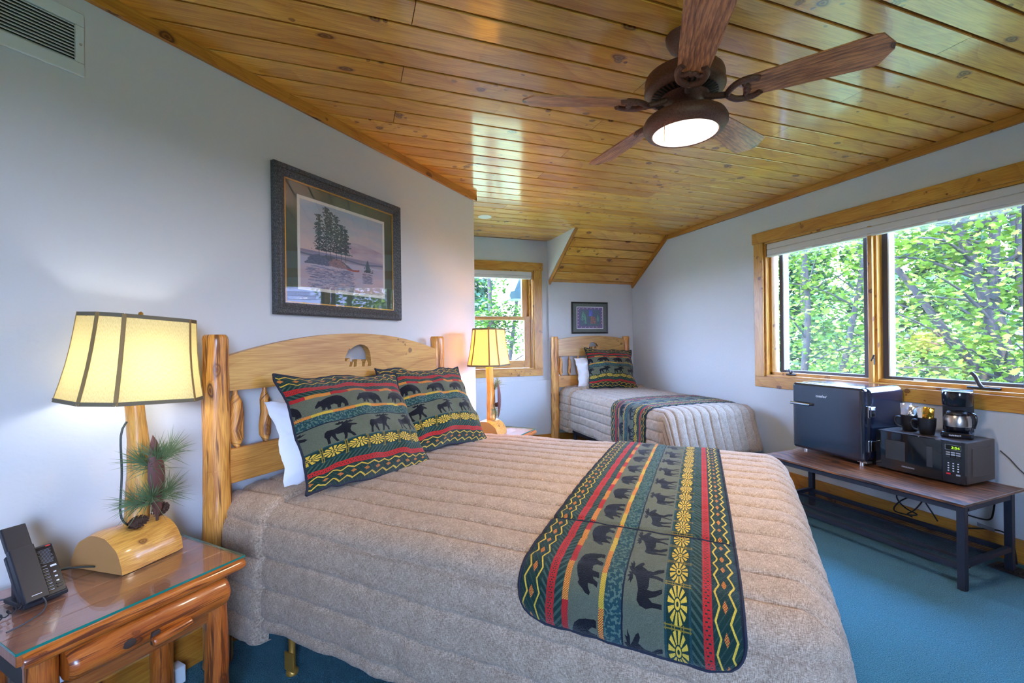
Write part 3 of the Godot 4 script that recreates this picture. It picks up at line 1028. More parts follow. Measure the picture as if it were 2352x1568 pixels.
	lk.rbox(Vector3(XR + 0.012, 1.075, -2.10), Vector3(0.014, 0.05, 0.014), 0.004, 1)
	lk.xf = Transform3D(Basis(Vector3.RIGHT, 0.4), Vector3(XR + 0.004, 1.098, -2.10))
	lk.rbox(Vector3(), Vector3(0.012, 0.05, 0.010), 0.003, 1)
	obj("sash_lock", lk, M.bronze_handle, w)
	# printed plate on the lower rail of the near sash
	part_box("makers_plate", w, Vector3(XR + 0.081, 0.955, -1.865), Vector3(0.003, 0.014, 0.075), M.white_metal, 0.001)
	# cellular blind drawn up under the head
	var bl := thing("window_blind", "off-white shade drawn up under the head of the wide two-pane window", "blind")
	part_box("headrail", bl, Vector3(XR + 0.024, 2.041, zm), Vector3(0.05, 0.05, ln - 0.045), M.blind_fabric, 0.008)
	part_box("stack", bl, Vector3(XR + 0.020, 1.992, zm), Vector3(0.05, 0.05, ln - 0.050), M.blind_fabric, 0.010)
	part_box("bottom_rail", bl, Vector3(XR + 0.020, 1.960, zm), Vector3(0.042, 0.016, ln - 0.050), M.blind_fabric, 0.004)
	for zz in [-2.55, -1.75]:
		part_box("pull_tab", bl, Vector3(XR - 0.006, 1.961, zz), Vector3(0.008, 0.010, 0.06), M.white_plastic, 0.002)

func window_back() -> void:
	var w := structure("window_3")
	for q in [[0.0, 2.165, 1.2, 0.09], [0.0, 0.855, 1.2, 0.09], [-0.545, 1.51, 0.09, 1.22], [0.545, 1.51, 0.09, 1.22]]:
		part_box("casing", w, Vector3(q[0], q[1], 1.642), Vector3(q[2], q[3], 0.02), M.casing_pine)
	for x in [-0.47, 0.0, 0.47]:
		part_box("sash_stile", w, Vector3(x, 1.51, 1.75), Vector3(0.06, 1.22, 0.05), M.sash_dark)
	for y in [0.93, 2.09]:
		part_box("sash_rail", w, Vector3(0.0, y, 1.75), Vector3(0.88, 0.06, 0.048), M.sash_dark)
	for x in [-0.235, 0.235]:
		var g := MB.new()
		g.box(Vector3(x, 1.51, 1.75), Vector3(0.41, 1.1, 0.004))
		obj("pane", g, M.pane_glass, w)

func window_far() -> void:
	var w := structure("window_2")
	var x0 := 1.13
	var x1 := 2.055
	var xm := (x0 + x1) / 2
	var zf := ZF - 0.03
	var y0 := 0.911
	var y1 := 2.085
	part_box("casing", w, Vector3(xm, 2.132, zf + 0.011), Vector3(x1 - x0 + 0.23, 0.094, 0.024), M.casing_pine)
	for x in [x0 - 0.052, x1 + 0.052]:
		part_box("casing", w, Vector3(x, (y0 + y1) / 2, zf + 0.009), Vector3(0.104, y1 - y0, 0.02), M.casing_pine)
	part_box("casing", w, Vector3(xm, y0 - 0.039, zf + 0.009), Vector3(x1 - x0 + 0.208, 0.078, 0.02), M.casing_pine)
	for x in [x0 + 0.008, x1 - 0.008]:
		part_box("jamb", w, Vector3(x, (y0 + y1) / 2, zf - 0.065), Vector3(0.016, y1 - y0, 0.14), M.casing_pine)
		part_box("track", w, Vector3(x + (0.022 if x < xm else -0.022), (y0 + y1) / 2, zf - 0.05), Vector3(0.018, y1 - y0 - 0.03, 0.02), M.casing_pine)
	part_box("jamb", w, Vector3(xm, y0 + 0.008, zf - 0.065), Vector3(x1 - x0, 0.016, 0.14), M.casing_pine)
	part_box("jamb", w, Vector3(xm, y1 - 0.008, zf - 0.065), Vector3(x1 - x0, 0.016, 0.14), M.casing_pine)
	for q in [[1.02, 1.50, -0.055, 0.088], [1.540, 2.03, -0.095, 0.10]]:
		var s := Node3D.new()
		s.name = "sash"
		w.add_child(s, true)
		var z: float = zf + q[2]
		var ya: float = q[0]
		var yb: float = q[1]
		var st: float = q[3]
		for x in [x0 + 0.02 + st / 2, x1 - 0.02 - st / 2]:
			var yl := ya - (0.091 if q[2] > -0.06 else 0.042)
			part_box("sash_stile", s, Vector3(x, (yl + yb + 0.042) / 2, z), Vector3(st, yb + 0.042 - yl, 0.036), M.casing_pine)
		var inner := x1 - x0 - 0.04 - st * 2
		part_box("sash_rail", s, Vector3(xm, ya - (0.045 if q[2] > -0.06 else 0.02), z), Vector3(inner, 0.09 if q[2] > -0.06 else 0.042, 0.035), M.casing_pine)
		part_box("sash_rail", s, Vector3(xm, yb + 0.02, z), Vector3(inner, 0.042, 0.035), M.casing_pine)
		var g := MB.new()
		g.box(Vector3(xm, (ya + yb) / 2, z), Vector3(x1 - x0 - 0.04 - st * 2, yb - ya, 0.004))
		obj("pane", g, M.pane_glass, s)
	var lk := MB.new()
	lk.lathe([Vector2(0.0, 0.0), Vector2(0.02, 0.0), Vector2(0.018, 0.01), Vector2(0.0, 0.014)], 12, Vector3(1.70, 1.541, zf - 0.055))
	lk.rbox(Vector3(1.712, 1.552, zf - 0.05), Vector3(0.035, 0.006, 0.01), 0.002, 1)
	obj("sash_lock", lk, M.bronze_handle, w)
	var bl := thing("window_blind", "off-white shade drawn up in the sash window beside the twin bed", "blind")
	part_box("headrail", bl, Vector3(xm, 2.048, zf - 0.02), Vector3(x1 - x0 - 0.045, 0.05, 0.05), M.blind_fabric, 0.008)
	part_box("stack", bl, Vector3(xm, 2.005, zf - 0.017), Vector3(x1 - x0 - 0.05, 0.04, 0.046), M.blind_fabric, 0.008)
	part_box("pull_tab", bl, Vector3(1.76, 1.992, zf + 0.008), Vector3(0.03, 0.012, 0.008), M.white_plastic, 0.002)

# ------------------------------------------------------------------ logs
func log_shape(b: MB, p0: Vector3, p1: Vector3, r0: float, r1: float, sd: int, rough := 0.07, sides := 18, rings := 14, bow := 0.0) -> void:
	var f := noise(1.0, sd, 2)
	var d := (p1 - p0).normalized()
	var up := Vector3.RIGHT if absf(d.y) > 0.8 else Vector3.UP
	up = (up - d * up.dot(d)).normalized()
	var sd2 := d.cross(up)
	var ln := (p1 - p0).length()
	var ts := [0.0, minf(0.006 / ln, 0.1), minf(0.018 / ln, 0.2)]
	for i in rings:
		ts.append(lerpf(0.04, 0.96, float(i) / (rings - 1)))
	ts.append_array([1.0 - minf(0.018 / ln, 0.03), 1.0 - minf(0.006 / ln, 0.012), 1.0])
	ts.sort()
	var p := PackedVector3Array()
	var uv := PackedVector2Array()
	var m := ts.size()
	for i in m:
		var t: float = ts[i]
		var r := lerpf(r0, r1, t)
		var e := minf(t, 1.0 - t) * ln
		if e < 0.001: r *= 0.80
		elif e < 0.007: r *= 0.93
		for k in sides + 1:
			var an := TAU * (k % sides) / sides
			var dir := up * cos(an) + sd2 * sin(an)
			var q := 1.0 + rough * (f.get_noise_3d(cos(an) * 0.9, sin(an) * 0.9, t * ln * 7.0) + 0.35 * f.get_noise_3d(cos(an) * 3.0, sin(an) * 3.0, t * ln * 14.0 + 9.0))
			p.append(p0.lerp(p1, t) + dir * r * q + up * bow * sin(t * PI))
			uv.append(Vector2(t * ln, TAU * k / sides * maxf(r0, r1)) + Vector2(sd * 0.37, sd * 0.53))
	b.sheet(m, sides + 1, p, uv, true, true)
	for e in [0, m - 1]:
		var nn := -d if e == 0 else d
		var c := b.vert(p0 if e == 0 else p1, nn, Vector2(sd, sd))
		var first := b.v.size()
		for k in sides:
			b.vert(p[e * (sides + 1) + k], nn, Vector2(sd + 0.02 * cos(TAU * k / sides), sd + 0.02 * sin(TAU * k / sides)))
		for k in sides:
			b.face(c, first + k, first + (k + 1) % sides)

func headboard(t: Node3D, w: float, h_top: float, sd: int, mirror: bool) -> void:
	# t: origin on the floor between the posts; x along the headboard, z into the room
	var b := MB.new()
	for s in [-1.0, 1.0]:
		b = MB.new()
		log_shape(b, Vector3(s * w / 2, 0, 0), Vector3(s * w / 2 - 0.006 * s, h_top, 0), 0.050, 0.044, sd + int(s), 0.14, 20, 18)
		obj("post", b, M.log_pine, t, Transform3D())
	var wi := w - 0.085
	# arched board with the animal sawn out of it
	var arc := CSGPolygon3D.new()
	arc.name = "top_board"
	var pts := PackedVector2Array()
	var yb := 1.062
	var ye := h_top - 0.088
	var yc := h_top + 0.012
	pts.append(Vector2(-wi / 2 - 0.012, yb))
	pts.append(Vector2(wi / 2 + 0.012, yb))
	for k in 25:
		var x := lerpf(wi / 2 + 0.012, -wi / 2 - 0.012, k / 24.0)
		pts.append(Vector2(x, ye + (yc - ye) * (1.0 - pow(absf(x) / (wi / 2 + 0.012), 2.0))))
	if w < 1.2:
		for k in pts.size():
			if pts[k].y > yb + 0.05: pts[k].y = lerpf(pts[k].y, yc - 0.006, 0.55)
	arc.polygon = pts
	arc.depth = 0.036
	arc.material = M.board_pine
	t.add_child(arc, true)
	arc.position = Vector3(0, 0, 0.018)
	var hole := CSGPolygon3D.new()
	hole.operation = CSGShape3D.OPERATION_SUBTRACTION
	hole.name = "cutout"
	var bw := 0.185 if w > 1.2 else 0.125
	var hp := PackedVector2Array()
	for q in bear_outline():
		hp.append(Vector2(((0.5 - q.x) if mirror else (q.x - 0.5)) * bw, (q.y - 0.32) * bw))
	if mirror: hp.reverse()
	hole.polygon = hp
	hole.depth = 0.2
	hole.material = M.board_pine
	arc.add_child(hole)
	hole.position = Vector3(0.0 if w > 1.2 else 0.02, lerpf(yb, yc, 0.50), 0.08)
	b = MB.new()
	b.rbox(Vector3(0, 0.76, 0), Vector3(wi + 0.02, 0.138, 0.034), 0.008, 2, Vector2(sd * 0.7, 0.2))
	obj("lower_rail", b, M.board_pine_long, t)
	var n := 11 if w > 1.2 else 8
	for k in n:
		var x := lerpf(-wi / 2 + 0.038, wi / 2 - 0.06, k / float(n - 1))
		b = MB.new()
		var pr := []
		for q in [[0.80, 0.010], [0.832, 0.011], [0.845, 0.017], [0.862, 0.027], [0.90, 0.029], [0.96, 0.027], [1.01, 0.025], [1.03, 0.018], [1.045, 0.011], [1.07, 0.010]]:
			pr.append(q)
		var path := []
		var rad := []
		for q in pr:
			path.append(Vector3(x + 0.003 * sin(q[0] * 40.0 + k), q[0], 0))
			rad.append(q[1] * (0.78 if w < 1.2 else 0.9) * (1.0 + 0.12 * sin(k * 2.3 + q[0] * 9.0)))
		b.tube(path, rad, 9, false, Vector2(k * 0.31, k * 0.17))
		obj("spindle", b, M.log_pine, t)

# ------------------------------------------------------------------ bed linen
# A quilt hung over a box. d: x0, x1 side planes, z0 head, z1 foot, yh, yf heights of the top at head and foot, r edge radius, dl, df, dr drops, sp spacing of the stitching, puff
func cloth_point(d: Dictionary, X: float, Z: float, lift: float, puffed := true, amount := 1.0) -> Vector3:
	var r: float = d.r
	var xa: float = d.x0 + r
	var xb: float = d.x1 - r
	var zb: float = d.z1 - r
	var ox := 0.0
	if X < xa: ox = X - xa
	elif X > xb: ox = X - xb
	var oz := maxf(0.0, Z - zb)
	var hyp := sqrt(ox * ox + oz * oz)
	var over := maxf(absf(ox), oz)
	var dx := 0.0
	var dz := 0.0
	if hyp > 1e-6:
		dx = ox / hyp
		dz = oz / hyp
	var ph := minf(over / r, PI / 2)
	var rest := maxf(0.0, over - r * PI / 2)
	var fl: float = d.flare + (d.flare_foot - d.flare) * dz * dz
	var out := r * sin(ph) + rest * fl
	var down := r * (1.0 - cos(ph)) + rest
	var cx := clampf(X, xa, xb)
	var cz := minf(Z, zb)
	var tz: float = clampf((cz - d.z0) / (d.z1 - d.z0), 0, 1)
	var mid := (cx - (xa + xb) / 2) / ((xb - xa) / 2)
	var y: float = lerpf(d.yh, d.yf, tz) + d.crown * (1.0 - mid * mid)
	var f: FastNoiseLite = d.noise
	y += 0.006 * f.get_noise_2d(X * 2.0, Z * 2.0)
	var nn := Vector3(dx * sin(ph), cos(ph), dz * sin(ph))
	var h := lift
	if puffed:
		var q := fposmod((X - d.phase) / d.sp, 1.0)
		var seam_at: float = (0.5 - absf(q - 0.5)) * d.sp   # distance from the nearest line of stitching
		h += amount * d.puff * (0.32 * sin(PI * q) - 0.9 * exp(-seam_at * seam_at / 0.00006))
		# gathers where the stitching draws the cloth in, and soft folds lower down
		var side := clampf(over / 0.12, 0.0, 1.0)
		var along := Z if absf(dx) > dz else X
		h += (0.25 + 0.75 * side) * 0.0045 * exp(-seam_at / 0.03) * f.get_noise_2d(along * 34.0, X * 9.0 + 20.0)
		h += side * 0.004 * f.get_noise_2d(along * 17.0, X * 3.0 + 20.0)
		h += clampf(rest / 0.3, 0.0, 1.0) * d.folds * f.get_noise_2d(along * 5.0 + 90.0, 3.0)
		h += 0.0018 * f.get_noise_2d(X * 20.0, Z * 16.0)
	return Vector3(cx + dx * out, y - down, cz + dz * out) + nn * h

func cloth(b: MB, d: Dictionary, xs: Array, zs: Array, lift: float, roll_head := 0.0) -> void:
	var p := PackedVector3Array()
	var uv := PackedVector2Array()
	for i in zs.size():
		for j in xs.size():
			var l := lift
			var e := minf(j, xs.size() - 1 - j)
			if e == 0: l -= 0.014
			var ef: int = zs.size() - 1 - i
			if ef == 0: l -= 0.014
			if roll_head > 0.0:
				var q: float = (zs[i] - zs[0])
				if q < 0.02: l += roll_head * (sqrt(maxf(0.0, 1.0 - pow(1.0 - q / 0.02, 2.0))) - 1.0)
			elif roll_head < 0.0:
				var q2: float = (zs[zs.size() - 1] - zs[i])
				if q2 < 0.025: l += -roll_head * (sqrt(maxf(0.0, 1.0 - pow(1.0 - q2 / 0.025, 2.0))) - 1.0)
				elif q2 < 0.06: l += 0.004 * sin((q2 - 0.025) / 0.035 * PI)
			p.append(cloth_point(d, xs[j], zs[i], l))
			uv.append(Vector2(zs[i], xs[j]))
	b.sheet(zs.size(), xs.size(), p, uv)

func steps(a: float, c: float, s: float) -> Array:
	var n := maxi(1, int(ceil((c - a) / s)))
	return range(n + 1).map(func(k): return lerpf(a, c, float(k) / n))

# samples across the quilt, crowded at the stitching
func seam_steps(d: Dictionary, a: float, c: float) -> Array:
	var out := [a]
	var k := int(floor((a - d.phase) / d.sp))
	while d.phase + k * d.sp < c:
		for o in [0.0, 0.0045, 0.010, 0.018, 0.032, d.sp * 0.5, d.sp - 0.032, d.sp - 0.018, d.sp - 0.010, d.sp - 0.0045]:
			var x: float = d.phase + k * d.sp + o
			if x > a + 0.002 and x < c - 0.002: out.append(x)
		k += 1
	out.append(c)
	return out

func bedspread(label: String, d: Dictionary, flap: float, at: Transform3D) -> Node3D:
	var t := thing("bedspread", label, "bedspread", at, "tan quilted bedspreads")
	var xa: float = d.x0 + d.r - d.dl
	var xb: float = d.x1 - d.r + d.dr
	var b := MB.new()
	cloth(b, d, seam_steps(d, xa, xb), steps(d.z0 + flap - 0.02, d.z1 - d.r + d.df, 0.016), 0.0, 0.012)
	obj("cover", b, M.quilt_cloth, t)
	b = MB.new()
	cloth(b, d, seam_steps(d, xa - 0.045, xb + 0.045), steps(d.z0, d.z0 + flap + 0.012, 0.0115), 0.022, -0.034)
	obj("head_flap", b, M.quilt_cloth, t)
	return t

func runner(label: String, d: Dictionary, at: Transform3D, x_near: float, x_far: float, zc: float, w: float, skew: float, flip: bool) -> void:
	# a woven blanket strip laid across the bed; rounded ends; s runs along its length
	var t := thing("bed_runner", label, "blanket", at, "woven animal runners across the beds")
	var rr := 0.075
	var p := PackedVector3Array()
	var uv := PackedVector2Array()
	var ns := int((x_far - x_near) / 0.0125)
	var nw := 46
	var seam := x_near + 0.40
	for i in ns + 1:
		var q := float(i) / ns
		# crowd the rows towards the rounded ends
		var X := lerpf(x_near, x_far, q)
		var de := minf(X - x_near, x_far - X)
		var half := w / 2
		if de < rr: half = w / 2 - rr + sqrt(maxf(0.0, rr * rr - (rr - de) * (rr - de)))
		half = maxf(half, w / 2 - rr)
		for j in nw + 1:
			var s := lerpf(-1.0, 1.0, float(j) / nw)
			var zz := zc + s * half + skew * (X - seam)
			var l := 0.010
			if j == 0 or j == nw: l = 0.003
			elif j == 1 or j == nw - 1: l = 0.008
			if i == 0 or i == ns: l = 0.003
			if absf(X - seam) < 0.006 and d.has("crease"): l -= 0.006
			p.append(cloth_point(d, X, zz, l, true, 0.35))
			uv.append(Vector2(X / PERIOD, 0.5 + (s * half / w) * (-1.0 if flip else 1.0)))
	var b := MB.new()
	b.sheet(ns + 1, nw + 1, p, uv, true)
	obj("weave", b, M.blanket, t)
	# the dark line of stitching that joins the two lengths
	if d.has("crease"):
		var row := int((seam - x_near) / (x_far - x_near) * ns)
		var line := []
		for j in range(1, nw): line.append(p[row * (nw + 1) + j] + Vector3(0, 0.0006, 0))
		var sb := MB.new()
		sb.tube(line, 0.0022, 5, false)
		obj("joining_seam", sb, M.blanket_edge, t)
	# blanket-stitched rim
	var rim := []
	for i in ns + 1: rim.append(p[i * (nw + 1)])
	for j in range(1, nw): rim.append(p[ns * (nw + 1) + j])
	for i in range(ns, -1, -1): rim.append(p[i * (nw + 1) + nw])
	for j in range(nw - 1, 0, -1): rim.append(p[j])
	rim.append(rim[0])
	b = MB.new()
	b.tube(rim, 0.0036, 5, false)
	obj("stitched_edge", b, M.blanket_edge, t)

func pillow_points(w: float, h: float, t: float, sd: int, side: float, N: int, slump: float) -> Array:
	var f := noise(1.0, sd, 3)
	var p := PackedVector3Array()
	var uv := PackedVector2Array()
	for i in N + 1:
		for j in N + 1:
			var x := lerpf(-1, 1, float(j) / N)
			var y := lerpf(-1, 1, float(i) / N)
			# even spread that crowds the edge
			x = sin(x * PI / 2)
			y = sin(y * PI / 2)
			var e := pow(maxf(0.0, 1.0 - pow(absf(x), 2.4)), 0.72) * pow(maxf(0.0, 1.0 - pow(absf(y), 2.4)), 0.72)
			var px := x * w / 2 * (1.0 - 0.075 * (1.0 - y * y))
			var py := y * h / 2 * (1.0 - 0.075 * (1.0 - x * x))
			var nz := f.get_noise_3d(x * 1.7, y * 1.7, side) * 0.03 + f.get_noise_3d(x * 4.0, y * 4.0, side) * 0.010
			var z := side * (t / 2 * e * (1.0 - 0.22 * y)) + nz * e
			z += slump * pow(clampf(-y - 0.35, 0.0, 1.0), 1.6) + f.get_noise_2d(x * 1.1, y * 1.1 + 40.0) * 0.012
			py += 0.022 * f.get_noise_2d(x * 1.6 + 7.0, y * 0.5) * absf(y)
			px += 0.016 * f.get_noise_2d(y * 1.5 + 3.0, x * 0.5) * absf(x)
			p.append(Vector3(px, py, z))
			uv.append(Vector2(px / PERIOD + 0.15 * sd, clampf(0.5 - y * 0.49, 0.0, 1.0)))
	return [p, uv]

func pillow(called: String, label: String, category: String, w: float, h: float, t: float, sd: int, m: Material, at: Transform3D, group: String, slump := 0.0, edge: Material = null) -> void:
	var N := 34
	var o := thing(called, label, category, at, group)
	var b := MB.new()
	var fr := pillow_points(w, h, t, sd, 1.0, N, slump)
	var bk := pillow_points(w, h, t, sd, -1.0, N, slump)
	b.sheet(N + 1, N + 1, fr[0], fr[1], true)
	b.sheet(N + 1, N + 1, bk[0], bk[1], false)
	obj("cover", b, m, o)
	if edge:
		var rim := []
		var p: PackedVector3Array = fr[0]
		for j in N + 1: rim.append(p[j])
		for i in range(1, N + 1): rim.append(p[i * (N + 1) + N])
		for j in range(N - 1, -1, -1): rim.append(p[N * (N + 1) + j])
		for i in range(N - 1, -1, -1): rim.append(p[i * (N + 1)])
		b = MB.new()
		b.tube(rim, 0.0055, 6, false)
		obj("stitched_edge", b, edge, o)

func leaning(x: float, y: float, z: float, yaw: float, lean: float, roll := 0.0) -> Transform3D:
	return Transform3D(Basis(Vector3.UP, deg_to_rad(yaw)) * Basis(Vector3.RIGHT, deg_to_rad(-lean)) * Basis(Vector3.BACK, deg_to_rad(roll)), Vector3(x, y, z))

func build_beds() -> void:
	# full bed on the diagonal wall
	var t := thing("log_bed", "wide log bed with an arched headboard and a bear cut-out, on the diagonal wall", "bed", LT * Transform3D(Basis(), Vector3(1.745, 0, 0.095)), "log beds")
	headboard(t, 1.44, 1.285, 50, false)
	var b := MB.new()
	b.rbox(Vector3(0.10, 0.50, 1.03), Vector3(1.46, 0.22, 1.92), 0.05, 3)
	obj("mattress", b, M.mattress_cloth, t)
	b = MB.new()
	b.rbox(Vector3(0.10, 0.285, 1.03), Vector3(1.44, 0.21, 1.90), 0.02, 2)
	obj("box_spring", b, M.mattress_cloth, t)
	b = MB.new()
	for x in [-0.60, 0.80]:
		b.box(Vector3(x, 0.165, 1.03), Vector3(0.035, 0.035, 1.9))
	for z in [0.28, 1.0, 1.8]:
		b.box(Vector3(0.10, 0.150, z), Vector3(1.44, 0.03, 0.035))
	obj("bed_frame", b, M.bench_steel, t)
	for x in [-0.62, 0.80]:
		for z in [0.30, 1.8]:
			b = MB.new()
			b.lathe([Vector2(0.0, 0.0), Vector2(0.022, 0.0), Vector2(0.022, 0.012), Vector2(0.012, 0.02), Vector2(0.012, 0.15)], 10, Vector3(x, 0, z))
			b.rbox(Vector3(x - 0.012, 0.05, z), Vector3(0.006, 0.07, 0.05), 0.002, 1)
			obj("frame_leg", b, M.gold_fillet, t)
	var big := {"x0": 1.045, "x1": 2.66, "z0": 0.075, "z1": 2.12, "yh": 0.632, "yf": 0.668, "r": 0.105, "dl": 0.50, "df": 0.50, "dr": 0.50, "sp": 0.112, "phase": 0.02, "puff": 0.011, "crown": 0.02, "flare": 0.03, "flare_foot": 0.20, "folds": 0.012, "noise": noise(1.0, 91, 2), "crease": true}
	bedspread("tan channel-quilted bedspread on the wide bed by the diagonal wall", big, 0.27, LT)
	runner("green and red woven runner with bears and moose across the wide bed", big, LT, 0.965, 2.72, 1.635, 0.53, -0.075, false)
	# twin bed in the dormer corner
	t = thing("log_bed", "narrow log bed standing in the corner below the small framed picture", "bed", pos(2.775, 0, ZF + 0.065), "log beds")
	headboard(t, 1.0, 1.295, 70, true)
	b = MB.new()
	b.rbox(Vector3(0.09, 0.53, 0.89), Vector3(0.90, 0.20, 1.60), 0.05, 3)
	obj("mattress", b, M.mattress_cloth, t)
	b = MB.new()
	b.rbox(Vector3(0.09, 0.31, 0.89), Vector3(0.88, 0.21, 1.58), 0.02, 2)
	obj("box_spring", b, M.mattress_cloth, t)
	for x in [-0.34, 0.50]:
		b = MB.new()
		for z in [0.2, 1.6]:
			b.lathe([Vector2(0.0, 0.0), Vector2(0.02, 0.0), Vector2(0.02, 0.2)], 10, Vector3(x, 0, z))
		b.box(Vector3(x, 0.18, 0.89), Vector3(0.035, 0.035, 1.58))
		obj("bed_frame", b, M.bench_steel, t)
	var small := {"x0": 2.345, "x1": 3.385, "z0": ZF + 0.085, "z1": -2.99, "yh": 0.680, "yf": 0.655, "r": 0.10, "dl": 0.50, "df": 0.44, "dr": 0.20, "sp": 0.088, "phase": 0.02, "puff": 0.009, "crown": 0.012, "flare": 0.03, "flare_foot": 0.30, "folds": 0.010, "noise": noise(1.0, 93, 2)}
	bedspread("tan channel-quilted bedspread on the narrow bed in the corner", small, 0.24, Transform3D())
	runner("green and red woven runner near the foot of the narrow corner bed", small, Transform3D(), 2.345 + 0.1 - 0.46, 3.44, -3.47, 0.53, 0.0, false)
	# pillows
	pillow("pillow_sham", "woven bear and moose pillow overlapping its twin on the wide bed", "pillow", 0.645, 0.535, 0.27, 3, M.blanket, LT * leaning(1.510, 0.868, 0.352, -7.0, 31.0, -3.0), "woven animal pillows", 0.03, M.blanket_edge)
	pillow("pillow_sham", "woven bear and moose pillow partly hidden by its twin on the wide bed", "pillow", 0.645, 0.52, 0.26, 5, M.blanket, LT * leaning(2.115, 0.868, 0.325, -8.0, 30.0, -3.0), "woven animal pillows", 0.03, M.blanket_edge)
	pillow("pillow_sham", "woven bear and moose pillow leaning on the narrow corner bed", "pillow", 0.60, 0.51, 0.24, 8, M.blanket, leaning(2.905, 0.905, ZF + 0.29, -7.0, 24.0, -3.0), "woven animal pillows", 0.02, M.blanket_edge)
	pillow("bed_pillow", "white pillow standing behind the woven pillow on the wide bed", "pillow", 0.56, 0.36, 0.11, 13, M.white_cotton, LT * leaning(1.475, 0.828, 0.225, -4.0, 22.0), "white pillows behind the woven ones")
	pillow("bed_pillow", "white pillow standing behind the woven pillow on the narrow bed", "pillow", 0.56, 0.38, 0.13, 14, M.white_cotton, leaning(2.785, 0.86, ZF + 0.195, -4.0, 16.0), "white pillows behind the woven ones")

# ------------------------------------------------------------------ nightstands, lamps, telephone
func nightstand(label: String, at: Transform3D) -> Node3D:
	# origin on the floor at the middle of the back edge; x along the wall, z into the room
	var t := thing("nightstand", label, "nightstand", at, "log nightstands under glass")
	var w := 0.515
	var d := 0.435
	var ty := TABLE_Y - 0.007
	var top := Node3D.new()
	top.name = "table_top"
	t.add_child(top)
	for k in 4:
		var b := MB.new()
		var bw := d / 4 - 0.003
		b.rbox(Vector3(0, ty - 0.014, d / 8 + k * d / 4), Vector3(w, 0.028, bw), 0.004, 1, Vector2(k * 0.77, k * 0.41))
		obj("top_board", b, M.table_boards, top)
	var b := MB.new()
	log_shape(b, Vector3(-w / 2 + 0.01, ty - 0.020, d - 0.004), Vector3(w / 2 - 0.002, ty - 0.018, d - 0.004), 0.0185, 0.017, 7, 0.1, 12, 12)
	obj("front_edge", b, M.log_table, t)
	# glass sheet on top with its green edges
	b = MB.new()
	var gl := Node3D.new()
	gl.name = "glass_top"
	t.add_child(gl)
	b.box(Vector3(0, ty + 0.0035, d / 2), Vector3(w, 0.006, d))
	obj("sheet", b, M.table_glass, gl)
	b = MB.new()
	b.box(Vector3(0, ty + 0.0035, d + 0.0006), Vector3(w, 0.006, 0.0012))
	b.box(Vector3(w / 2 + 0.0006, ty + 0.0035, d / 2), Vector3(0.0012, 0.006, d))
	b.box(Vector3(-w / 2 - 0.0006, ty + 0.0035, d / 2), Vector3(0.0012, 0.006, d))
	obj("glass_edge", b, M.glass_edge, gl)
	# legs: peeled logs
	for x in [-w / 2 + 0.055, w / 2 - 0.062]:
		for z in [0.055, d - 0.05]:
			b = MB.new()
			log_shape(b, Vector3(x, 0, z), Vector3(x, ty - 0.03, z), 0.034, 0.031, int(x * 100) + int(z * 50) + 30, 0.14, 16, 12)
			obj("leg", b, M.log_table, t)
	# rails under the top
	for z in [0.05, d - 0.05]:
		b = MB.new()
		b.rbox(Vector3(0, ty - 0.155, z), Vector3(w - 0.14, 0.035, 0.022), 0.004, 1, Vector2(0.4, z))
		obj("rail", b, M.table_boards, t)
	for x in [-w / 2 + 0.055, w / 2 - 0.062]:
		b = MB.new()
		b.rbox(Vector3(x, ty - 0.09, d / 2), Vector3(0.022, 0.12, d - 0.12), 0.004, 1, Vector2(x, 0.6))
		obj("side_panel", b, M.bark_dark, t)
	# drawer: a half log face with a small log pull
	var dr := Node3D.new()
	dr.name = "drawer"
	t.add_child(dr)
	b = MB.new()
	log_shape(b, Vector3(-w / 2 + 0.085, ty - 0.082, d - 0.026), Vector3(w / 2 - 0.052, ty - 0.080, d - 0.026), 0.045, 0.046, 77, 0.10, 20, 16)
	obj("log_front", b, M.log_table, dr)
	b = MB.new()
	b.box(Vector3(0.012, ty - 0.085, d / 2 - 0.02), Vector3(w - 0.17, 0.085, d - 0.1))
	obj("drawer_box", b, M.bark_dark, dr)
	b = MB.new()
	log_shape(b, Vector3(-0.01, ty - 0.108, d + 0.026), Vector3(0.085, ty - 0.103, d + 0.026), 0.0145, 0.013, 78, 0.12, 12, 8)
	obj("pull", b, M.log_table, dr)
	b = MB.new()
	b.rbox(Vector3(0.0, ty - 0.102, d + 0.018), Vector3(0.02, 0.036, 0.014), 0.003, 1)
	obj("pull_bracket", b, M.bark, dr)
	b = MB.new()
	b.lathe([Vector2(0.0, 0.004), Vector2(0.010, 0.0035), Vector2(0.016, 0.0), Vector2(0.016, 0.0), Vector2(0.016, -0.01)], 14, Vector3(-0.058, ty - 0.085, d + 0.0185), Vector3(0, -0.1, 1).normalized(), 0.75)
	obj("knot", b, M.bark, dr)
	return t

func octagon(a: float, c: float, cut: float) -> Array:
	return [Vector2(a - cut, c), Vector2(a, c - cut), Vector2(a, -c + cut), Vector2(a - cut, -c), Vector2(-a + cut, -c), Vector2(-a, -c + cut), Vector2(-a, c - cut), Vector2(-a + cut, c)]

func strip(b: MB, p0: Vector3, p1: Vector3, w: float, out: Vector3, th := 0.0018) -> void:
	# flat ribbon along p0-p1, w wide, lying on a face whose normal is out
	var d := (p1 - p0).normalized()
	var s := d.cross(out).normalized() * w / 2
	var o := out.normalized() * th
	b.quad(p0 - s + o, p1 - s + o, p1 + s + o, p0 + s + o, out.normalized(), Vector2(0, 0), Vector2((p1 - p0).length(), 0), Vector2((p1 - p0).length(), w), Vector2(0, w))
	b.quad(p0 - s, p1 - s, p1 - s + o, p0 - s + o, -s.normalized())
	b.quad(p0 + s, p1 + s, p1 + s + o, p0 + s + o, s.normalized())

